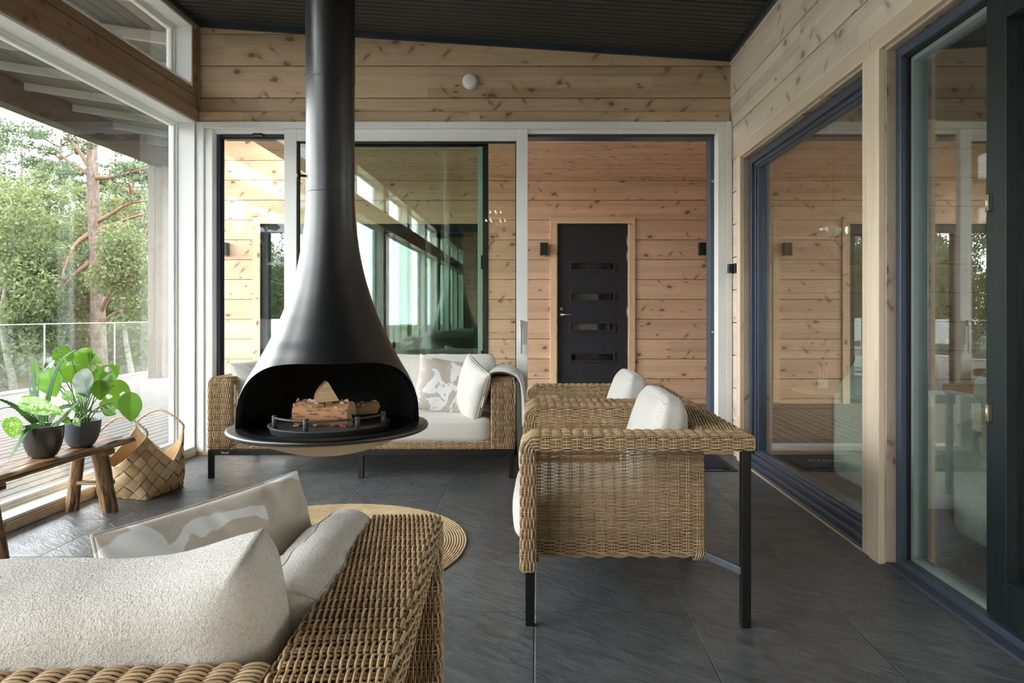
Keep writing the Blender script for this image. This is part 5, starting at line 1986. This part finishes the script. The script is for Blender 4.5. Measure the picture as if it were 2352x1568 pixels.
# small white cloth label on the front face
lp = [bwall(0.80, 0.085), bwall(0.86, 0.115)]
o = np.array([lp[0][0] - ctr[0], lp[0][1] - ctr[1], 0])
o /= np.linalg.norm(o)
c = (lp[0] + lp[1]) / 2 + o * 0.0085
MB().bar(c - (lp[1] - lp[0]) * 0.55, c + (lp[1] - lp[0]) * 0.55, 0.0012, 0.014, 0, up=tuple(np.cross(lp[1] - lp[0], o))).build('cloth_label', M['label'], bas, local=L)
# a curl of pale wood inside
# ------------------------------------------------------------------ door mat
mat = empty('door_mat', (0.78, 5.39, 0.0), label='navy door mat with gold lettering on the floor at the open sliding door', cat='door mat')
L = np.array(mat.location)
MB().box((0.08, 5.095, 0.0), (1.50, 5.685, 0.005)).build('rubber_border', M['mat_edge'], mat, 0.002, local=L)
MB().box((0.12, 5.15, 0.0045), (1.455, 5.655, 0.011)).build('pile', M['mat'], mat, 0.002, local=L)
text_mesh('lettering', 'VMTLHI  AMJTONAVS', 0.105, M['gold'], mat, (0.055, 0.03, 0.0113), (0, 0, 0), 0.0003, 0.97)
mb = MB()
for (rx, ry) in ((0.30, 0.155), (0.23, 0.115)):
    for (a0, a1) in ((35, 145), (215, 325)):
        a = np.radians(np.linspace(a0, a1, 30))
        mb.tube(np.stack([0.835 + rx * np.cos(a), 5.42 + ry * np.sin(a), np.full(30, 0.0112)], 1), 0.004, 5)
mb.build('oval_emblem', M['gold'], mat, local=L)
text_mesh('small_lettering', 'sakanin matot', 0.036, M['white_print'], mat, (0.49, -0.265, 0.0052), (0, 0, 0), 0.0003, 1.2)

# ------------------------------------------------------------------ small fixtures
c = P(1080, 188, YB)
sd_ = empty('smoke_detector', (c[0], YB, c[2]), label='round white smoke detector on the log wall above the sliding doors', cat='smoke detector')
mb = MB()
pr = [(0.064, 0.0), (0.066, 0.010), (0.064, 0.016), (0.060, 0.020), (0.060, 0.030), (0.056, 0.040), (0.048, 0.045), (0.0, 0.047)]
V = []
mb.lathe(pr, 40)
v, f, *_ = mb.b[0]
v2 = np.stack([v[:, 0], -v[:, 2], v[:, 1]], 1)
mb.b[0] = (v2, f, 0, True, None, (0, 0), None)
mb.build('detector_body', M['plastic'], sd_)

for (x0, x1, lab) in ((1240, 1259, 'black wall lamp just left of the black entrance door'), (1605, 1623, 'black wall lamp to the right of the black entrance door'), (505, 526, 'grey wall lamp behind the fixed pane at the left end of the sliding doors')):
    c = P((x0 + x1) / 2, 573, YW)
    c[0] = P((x0 + x1) / 2, 573, YW - 0.06)[0]
    wl = empty('wall_lamp', (c[0], YW, c[2]), label=lab, cat='wall lamp', group='box lamps on the outer log wall')
    mb = MB()
    s = 0.052
    mb.box((-s, -0.115, -0.085), (s, -0.02, -0.081)).box((-s, -0.115, -0.081), (s, -0.108, 0.081)).box((-s, -0.108, -0.081), (-s + 0.006, -0.02, 0.081)).box((s - 0.006, -0.108, -0.081), (s, -0.02, 0.081)).box((-s, -0.115, 0.081), (s, -0.02, 0.085))
    mb.build('housing', M['lamp_grey'], wl, 0.002)
    MB().box((-0.04, -0.022, -0.07), (0.04, 0.0, 0.07)).build('back_plate', M['black'], wl, 0.002)
    MB().lathe([(0, -0.0835), (0.03, -0.0835), (0.03, -0.087), (0, -0.087)], 20, (0, -0.065, 0)).build('lens', M['plastic'], wl)

# little black latch box on the casing to the right of the opening
c = P(1680, 617, 5.66)
sn = empty('wall_mounted_sensor', (XR, 5.62, c[2]), label='small black box fixed to the pale log wall beside the white right door jamb', cat='sensor')
MB().box((-0.018, -0.045, -0.040), (0.0, 0.045, 0.040)).build('base_plate', M['black'], sn, 0.004)
MB().box((-0.055, 0.0, -0.038), (-0.018, 0.045, 0.038)).build('sensor_body', M['lamp_grey'], sn, 0.006)

# ------------------------------------------------------------------ things behind the right-hand glass
s1 = empty('upholstered_sofa', (2.50, 4.35, 0), label='pale green boucle sofa end behind the fixed window on the right', cat='sofa')
rbox('sofa_base', (0.86, 0.92, 0.60), 0.05, M['sofa_in'], s1, (0.0, 0.0, 0.345), puff=(0.01, 0.01, 0.01), sub=12, seam=False)
rbox('back_cushion', (0.22, 0.86, 0.22), 0.08, M['sofa_in'], s1, (-0.30, 0.0, 0.64), puff=(0.02, 0.0, 0.0), sub=12, seam=False)
for dx in (-0.36, 0.36):
    for dy in (-0.38, 0.38):
        MB().tube([(dx, dy, 0), (dx, dy, 0.06)], 0.02, 10).build('foot', M['black'], s1)
s2 = empty('upholstered_armchair', (2.56, 3.02, 0), label='pale green boucle armchair behind the glazed door on the right', cat='armchair')
rbox('seat_body', (0.90, 1.0, 0.60), 0.08, M['sofa_in'], s2, (0.0, 0.0, 0.345), puff=(0.015, 0.01, 0.01), sub=14, seam=False)
rbox('back_cushion', (0.30, 0.9, 0.36), 0.12, M['sofa_in'], s2, (-0.24, 0.0, 0.74), puff=(0.03, 0.0, 0.02), sub=14, seam=False)
for dx in (-0.36, 0.36):
    for dy in (-0.38, 0.38):
        MB().tube([(dx, dy, 0), (dx, dy, 0.06)], 0.02, 10).build('foot', M['black'], s2)
tb = empty('side_table', (2.72, 4.62 + 0.42, 0), label='dark topped side table on thin black legs behind the glazed door', cat='table')
MB().lathe([(0, 0.66), (0.20, 0.66), (0.205, 0.67), (0.205, 0.69), (0.2, 0.695), (0, 0.695)], 40).build('table_top', M['rustic'], tb)
for a in (0.3, 2.4, 4.5):
    MB().tube([(0.16 * math.cos(a), 0.16 * math.sin(a), 0.0), (0.16 * math.cos(a), 0.16 * math.sin(a), 0.665)], 0.012, 10).build('leg', M['black'], tb)
rt = empty('round_table', (2.27, 5.20, 0), label='low round pale wooden table behind the fixed window on the right', cat='table')
MB().lathe([(0, 0.585), (0.31, 0.585), (0.325, 0.60), (0.32, 0.618), (0, 0.618)], 56).build('table_top', M['pale_wood'], rt)
MB().lathe([(0.16, 0.0), (0.165, 0.012), (0.03, 0.03), (0.025, 0.3), (0.03, 0.57), (0.09, 0.586), (0, 0.586)], 32).build('pedestal', M['black'], rt)
rd = empty('reed_diffuser', (2.14, 5.12, 0.618), label='white reed diffuser with thin sticks on the round table behind the window', cat='diffuser')
MB().lathe([(0, 0), (0.034, 0), (0.036, 0.004), (0.036, 0.064), (0.030, 0.068), (0.024, 0.068), (0.024, 0.055), (0, 0.055)], 28).build('jar', M['ceramic'], rd)
mb = MB()
for k in range(7):
    a = k * 0.9
    mb.tube([(0.01 * math.cos(a), 0.01 * math.sin(a), 0.02), (0.05 * math.cos(a), 0.05 * math.sin(a), 0.22)], 0.0016, 5)
mb.build('reeds', M['trim'], rd)
vs_ = empty('vase', (2.40, 5.08, 0.618), label='tall white ceramic vase on the round table behind the window', cat='vase')
MB().lathe([(0, 0), (0.045, 0), (0.062, 0.02), (0.075, 0.08), (0.066, 0.15), (0.036, 0.20), (0.030, 0.23), (0.036, 0.245), (0.030, 0.245), (0.024, 0.22), (0, 0.21)], 36).build('vase_body', M['ceramic'], vs_)
# blown glass pendant
pn = empty('pendant_lamp', (2.30, 5.30, 2.995), label='teardrop glass pendant lamp glimpsed in the fixed window on the right', cat='lamp')
zp = P(0, 540, 5.3)[2] - 2.995
MB().tube([(0, 0, 0), (0, 0, zp + 0.17)], 0.003, 6).build('cord', M['black'], pn)
MB().lathe([(0.0, 0.19), (0.05, 0.185), (0.09, 0.165), (0.108, 0.13), (0.112, 0.10), (0.13, 0.095), (0.138, 0.06), (0.130, 0.0), (0.10, -0.08), (0.055, -0.16), (0.025, -0.195), (0.0, -0.20)], 40, (0, 0, zp)).build('glass_shade', glass_mat('blown_glass', 0.14, (0.92, 0.90, 0.84)), pn)
MB().lathe([(0, 0.08), (0.03, 0.075), (0.045, 0.04), (0.03, 0.0), (0, -0.01)], 24, (0, 0, zp)).build('bulb', M['ceramic'], pn)
# chandelier behind the camera, seen in the sliding glass
chn = empty('crystal_chandelier', (-0.80, -1.55, ceil_z(-0.8)), label='crystal chandelier mirrored in the pane of the sliding door', cat='chandelier')
mb = MB().tube([(0, 0, 0.01), (0, 0, -0.30)], 0.005, 8)
for (r, z) in ((0.13, -0.28), (0.22, -0.45), (0.32, -0.62), (0.20, -0.74)):
    a = np.linspace(0, 2 * PI, 40)
    mb.tube(np.stack([r * np.cos(a), r * np.sin(a), np.full(40, z)], 1), 0.007, 6, cap=False)
    for q in (0, PI / 2):
        mb.tube([(-r * math.cos(q), -r * math.sin(q), z), (r * math.cos(q), r * math.sin(q), z)], 0.004, 6)
mb.tube([(0, 0, -0.28), (0, 0, -0.74)], 0.006, 8)
mb.build('frame', M['steel'], chn)
mb = MB()
for (r, z, n) in ((0.13, -0.28, 18), (0.22, -0.45, 28), (0.32, -0.62, 40), (0.20, -0.74, 26)):
    for k in range(n):
        a = 2 * PI * k / n
        c = (r * math.cos(a), r * math.sin(a), z - 0.012)
        h = random.uniform(0.07, 0.12)
        mb.lathe([(0.0, 0.0), (0.006, -0.01), (0.004, -0.02), (0.013, -0.05), (0.011, -h + 0.02), (0, -h)], 6, c, smooth=False)
tag(mb.build('crystals', M['crystal'], chn), kind='stuff')
te = NT('candle_glow')
em = te.n('ShaderNodeEmission')
te.set(em, 'Color', (1.0, 0.80, 0.62))
em.inputs['Strength'].default_value = 1.6
glow = te.done(em.outputs[0])
for (r, z, n) in ((0.10, -0.40, 4), (0.18, -0.56, 6)):
    for k in range(n):
        a = 2 * PI * k / n
        MB().lathe([(0, 0), (0.012, 0.008), (0.014, 0.025), (0.006, 0.05), (0, 0.06)], 10, (r * math.cos(a), r * math.sin(a), z)).build('candle_bulb', glow, chn)

# ------------------------------------------------------------------ terrace railing
rail = empty('glass_railing', (-8.05, 8.0, -0.045), label='frameless glass railing with a thin top cap along the deck edge', cat='railing')
L = np.array(rail.location)
y = 11.16 - 1.85 * 12
ends = []
while y < 16.0:
    yb_ = min(y + 1.84, 16.1)
    MB().box((-8.056, y + 0.006, -0.045), (-8.044, yb_, 1.005)).build('glass_panel', M['glass'], rail, local=L)
    MB().box((-8.058, yb_ - 0.001, -0.04), (-8.042, yb_ + 0.008, 1.0)).build('panel_edge', M['ceramic'], rail, local=L)
    y += 1.85
MB().box((-8.060, 11.16 - 1.85 * 12, 1.005), (-8.040, 16.1, 1.018)).build('top_cap', M['steel'], rail, 0.003, local=L)
MB().box((-8.075, 11.16 - 1.85 * 12, -0.045), (-8.025, 16.1, 0.0)).build('base_channel', M['steel'], rail, 0.003, local=L)

# ------------------------------------------------------------------ trees
GZ = -1.6


def leafcloud(mb, blobs, n, size, mat=0, flat=0.0):
    """n leaf quads scattered through ellipsoidal blobs (cx,cy,cz,rx,ry,rz)"""
    blobs = np.array(blobs, float)
    vol = blobs[:, 3] * blobs[:, 4] * blobs[:, 5]
    pick = rng.choice(len(blobs), n, p=vol ** 0.75 / (vol ** 0.75).sum())
    d = rng.normal(size=(n, 3))
    d /= np.linalg.norm(d, axis=1)[:, None]
    rad = rng.random(n) ** 0.45
    c = blobs[pick, :3] + d * rad[:, None] * blobs[pick, 3:]
    a = rng.normal(size=(n, 3))
    a[:, 2] *= 1 - flat
    a /= np.linalg.norm(a, axis=1)[:, None]
    b = np.cross(a, rng.normal(size=(n, 3)))
    b /= np.linalg.norm(b, axis=1)[:, None]
    s = size * (0.6 + 0.8 * rng.random(n))[:, None]
    V = np.stack([c - a * s, c + b * s * 0.55, c + a * s, c - b * s * 0.55], 1).reshape(-1, 3)
    mb.add(V, np.arange(4 * n).reshape(n, 4), mat, False)


def make_tree(name, kind, loc, label, group, h):
    t = empty(name, loc, random.random() * 6, label, 'tree', group)
    tr = MB()
    lv = MB()
    blobs = []
    if kind == 'birch':
        wob = [np.array([0.15 * math.sin(k * 1.3), 0.15 * math.cos(k * 1.1), h * 0.97 * k / 7]) for k in range(8)]
        tr.tube(smoothpath(wob, 28), np.linspace(0.15, 0.02, len(smoothpath(wob, 28))), 8)
        for k in range(26):
            z = h * random.uniform(0.18, 0.97)
            w = (1 - abs(z / h - 0.5) * 1.3) * h * 0.25
            a = random.random() * 6.28
            r = random.uniform(0.2, 1.0) * w
            p = np.array([r * math.cos(a), r * math.sin(a), z])
            s = random.uniform(0.45, 0.95)
            blobs.append((*p, s, s, s * random.uniform(0.6, 1.1)))
            tr.tube([np.array([0.05, 0.05, max(0.3, z - r * 0.9)]), (p + np.array([0, 0, max(0.3, z - r * 0.9)])) / 2 * np.array([1, 1, 1]), p], [0.05, 0.03, 0.012], 6)
        leafcloud(lv, blobs, 11000, 0.075)
        mats = ('grey_bark', 'leaf_birch')
    elif kind == 'spruce':
        tr.tube([(0, 0, 0), (0, 0, h)], [0.22, 0.02], 8)
        for k in range(52):
            q = (k + 0.5) / 52
            z = h * (0.06 + 0.94 * q)
            w = (1 - q) ** 0.85 * h * 0.22 + 0.12
            for m_ in range(5):
                a = k * 2.4 + m_ * 1.2566
                blobs.append((0.58 * w * math.cos(a), 0.58 * w * math.sin(a), z - 0.18 * w, 0.5 * w, 0.5 * w, 0.12 * w + 0.07))
        leafcloud(lv, blobs, 13000, 0.085, flat=0.5)
        mats = ('pine_bark', 'leaf_dark')
    else:
        wob = [np.array([0.10 * math.sin(k), 0.10 * math.cos(k * 1.7), h * k / 7]) for k in range(8)]
        tr.tube(smoothpath(wob, 28), np.linspace(0.20, 0.05, len(smoothpath(wob, 28))), 9)
        for k in range(22):
            z = h * random.uniform(0.45, 1.0)
            a = random.random() * 6.28
            r = random.uniform(0.3, 1.0) * h * 0.21 * (1.15 - abs(z / h - 0.72) * 2)
            p = np.array([r * math.cos(a), r * math.sin(a), z])
            s = random.uniform(0.4, 0.85)
            blobs.append((*p, s, s, s * 0.5))
            tr.tube([np.array([0, 0, z - 0.3]), p * np.array([0.5, 0.5, 1]) + np.array([0, 0, -0.12]), p], [0.05, 0.035, 0.015], 6)
        leafcloud(lv, blobs, 11000, 0.07)
        mats = ('pine_bark', 'leaf_pine')
    tr.build('trunk', M[mats[0]], t)
    lv.build('foliage', M[mats[1]], t)
    return t


LAB = {'birch': ('pale green birch tree in the forest beyond the glass railing', 'birches beyond the terrace'),
       'spruce': ('dark green spruce in the forest beyond the glass railing', 'spruces beyond the terrace'),
       'pine': ('tall blue-green pine in the forest beyond the glass railing', 'pines beyond the terrace')}
NAMES = {'birch': 'birch_tree', 'spruce': 'spruce_tree', 'pine': 'pine_tree'}
protos = {}
spots = []
# px column on the photograph's window, distance, kind, height
for (px, Y, kd, h) in ((-40, 24, 'birch', 8.2), (20, 19, 'birch', 6.2), (70, 27, 'birch', 8.6), (118, 21, 'birch', 6.6), (160, 30, 'spruce', 9.5), (196, 25, 'birch', 7.6), (250, 22, 'birch', 6.6), (290, 29, 'birch', 8.4), (330, 24, 'birch', 6.8), (370, 31, 'birch', 8.5),
                       (-10, 33, 'spruce', 11.5), (50, 36, 'spruce', 12.5), (100, 34, 'spruce', 11.0), (140, 38, 'pine', 12.5), (215, 37, 'spruce', 11.0), (265, 38, 'spruce', 12.0), (310, 37, 'pine', 12.0), (350, 36, 'spruce', 10.5), (400, 38, 'pine', 12.5), (-90, 30, 'birch', 10), (-150, 26, 'birch', 9), (-60, 40, 'pine', 15), (440, 34, 'birch', 9)):
    p = P(px, 0, Y)
    spots.append((p[0], p[1], kd, h))
for k in range(30):
    y = -62 + k * 2.75 + random.uniform(-0.8, 0.8)
    spots.append((-25 - random.uniform(0, 7) - (5 if k % 2 else 0), y, ('birch', 'spruce', 'birch', 'pine')[k % 4], random.uniform(7, 10.5)))
for k in range(18):
    x = -9 + k * 4.2
    spots.append((x + random.uniform(-1, 1), 46 + (k % 3) * 5 + random.uniform(-2, 2), ('spruce', 'birch', 'pine')[k % 3], random.uniform(7.5, 10)))
for k in range(16):
    y = -20 - k * 2.6
    spots.append((-0.47 * (11.52 - y) - 2.0 + random.uniform(-4.5, 4.5), y, ('birch', 'pine', 'spruce', 'birch')[k % 4], random.uniform(7.5, 10.5)))
base_h = {'birch': 8.0, 'spruce': 11.0, 'pine': 12.0}
for (x, y, kd, h) in spots:
    if kd not in protos:
        t = make_tree(NAMES[kd], kd, (x, y, GZ), LAB[kd][0], LAB[kd][1], base_h[kd])
        protos[kd] = t
    else:
        t = copy_tree(protos[kd])
    t.location = (x, y, GZ)
    f = h / base_h[kd]
    t.scale = (f * random.uniform(0.9, 1.15), f * random.uniform(0.9, 1.15), f)
    t.rotation_euler = (0, 0, random.random() * 6.28)

# the single pine right outside, with bare reddish branches
pt = empty('bare_pine_tree', tuple(np.array([*P(222, 0, 20.0)[:2], GZ])), label='slender pine with a tall pale trunk and bare reddish branches just beyond the railing', cat='tree')
L = np.array(pt.location)
trunk = smoothpath([P(236, 1000, 20)[:3] * np.array([1, 1, 0]) + np.array([0, 0, GZ]), P(228, 830, 20), P(222, 620, 20), P(213, 420, 20), P(211, 300, 20), P(208, 120, 20)], 40)
MB().tube(trunk, np.linspace(0.24, 0.10, len(trunk)), 14).build('trunk', M['pine_bark'], pt, local=L)
mb = MB()
BR = [[(217, 512), (255, 492), (290, 470), (335, 460)], [(218, 532), (262, 515), (300, 500), (345, 488)], [(224, 598), (260, 578), (295, 556), (345, 552)], [(232, 716), (244, 690), (262, 662), (300, 658), (345, 652)], [(236, 742), (258, 724), (290, 706), (345, 690)],
      [(208, 535), (175, 560), (150, 610), (142, 640)], [(210, 600), (170, 630), (140, 660)], [(206, 385), (180, 345), (152, 308)], [(206, 402), (165, 375), (130, 352)], [(216, 408), (260, 406), (300, 396), (345, 384)], [(232, 800), (205, 840), (200, 870)], [(224, 620), (250, 650), (262, 690)], [(262, 515), (280, 540), (300, 548)], [(290, 470), (300, 440), (296, 420)]]
tw = []
for b in BR:
    y0 = 20.0
    pts = smoothpath([P(a, c, y0 - 0.25 * i) for i, (a, c) in enumerate(b)], 24)
    mb.tube(pts, np.linspace(0.075, 0.022, len(pts)), 7)
    for q in range(4):
        p = pts[random.randint(len(pts) // 2, len(pts) - 1)]
        e = p + np.array([random.uniform(-0.5, 0.5), random.uniform(-0.4, 0.4), random.uniform(-0.4, 0.6)])
        mb.tube([p, (p + e) / 2 + np.array([0, 0, 0.06]), e], [0.018, 0.012, 0.006], 5)
        tw.append(e)
mb.build('branches', M['branch'], pt, local=L)
lv = MB()
bl = [(*e, 0.22, 0.22, 0.12) for e in tw]
for (a, c, s) in ((20, 300, 0.55), (60, 330, 0.45), (95, 312, 0.40), (-10, 285, 0.6), (115, 385, 0.4), (160, 392, 0.35), (260, 395, 0.3), (310, 380, 0.35), (240, 380, 0.25), (170, 300, 0.3), (140, 400, 0.3), (10, 350, 0.35), (70, 290, 0.4)):
    p = P(a, c, 19.3)
    bl.append((p[0], p[1], p[2], s, s, s * 0.30))
leafcloud(lv, bl, 4200, 0.050)
lv.build('needles', M['leaf_pine'], pt, local=L)

# thin pale leaning trunk further right
bt = empty('slim_birch_tree', tuple(np.array([*P(296, 0, 18.5)[:2], GZ])), label='slim pale birch stem leaning behind the glass railing near the terrace post', cat='tree')
L = np.array(bt.location)
MB().tube(smoothpath([P(318, 990, 18.5) * np.array([1, 1, 0]) + np.array([0, 0, GZ]), P(302, 855, 18.5), P(292, 800, 18.5), P(286, 750, 18.5), P(278, 640, 18.5), P(284, 540, 18.5)], 30), np.linspace(0.085, 0.03, 31)[:len(smoothpath([P(318, 990, 18.5)] * 6, 30))], 10).build('trunk', M['grey_bark'], bt, local=L)
lv = MB()
leafcloud(lv, [(*P(280, 560, 18.5), 0.7, 0.7, 0.6), (*P(300, 620, 18.5), 0.8, 0.7, 0.6), (*P(255, 640, 18.5), 0.7, 0.7, 0.5), (*P(320, 700, 18.6), 0.7, 0.7, 0.4), (*P(290, 740, 18.4), 0.45, 0.5, 0.2)], 6000, 0.05)
lv.build('foliage', M['leaf_birch'], bt, local=L)

# ------------------------------------------------------------------ light: bright overcast sky
wd = bpy.data.worlds.new('overcast')
scene.world = wd
wd.use_nodes = True
nt = wd.node_tree
nt.nodes.clear()
out = nt.nodes.new('ShaderNodeOutputWorld')
bg = nt.nodes.new('ShaderNodeBackground')
tc = nt.nodes.new('ShaderNodeTexCoord')
nz = nt.nodes.new('ShaderNodeTexNoise')
nz.inputs['Scale'].default_value = 2.2
nz.inputs['Detail'].default_value = 5
nt.links.new(tc.outputs['Generated'], nz.inputs['Vector'])
rp = nt.nodes.new('ShaderNodeValToRGB')
rp.color_ramp.elements[0].position = 0.38
rp.color_ramp.elements[0].color = (0.88, 0.89, 1.0, 1)
rp.color_ramp.elements[1].position = 0.62
rp.color_ramp.elements[1].color = (1.0, 0.960, 0.945, 1)
nt.links.new(nz.outputs[0], rp.inputs[0])
nt.links.new(rp.outputs[0], bg.inputs[0])
bg.inputs[1].default_value = 1.0
nt.links.new(bg.outputs[0], out.inputs[0])

# ------------------------------------------------------------------ camera
cam = bpy.data.cameras.new('camera')
co = bpy.data.objects.new('camera', cam)
COL.objects.link(co)
co.location = (0, 0, CH)
co.rotation_euler = (PI / 2, 0, 0)
cam.sensor_width = 36
cam.lens = 24
cam.shift_x = (1176 - CX) / 2352
cam.shift_y = (CY - 784) / 2352
cam.clip_start = 0.05
cam.clip_end = 500
scene.camera = co

vs = scene.view_settings
vs.view_transform = 'Standard'
vs.look = 'None'
vs.gamma = 1
vs.exposure = 4.1
cy = scene.cycles
cy.max_bounces = 9
cy.diffuse_bounces = 4
cy.glossy_bounces = 4
cy.transmission_bounces = 4
cy.transparent_max_bounces = 24
cy.sample_clamp_indirect = 6.0
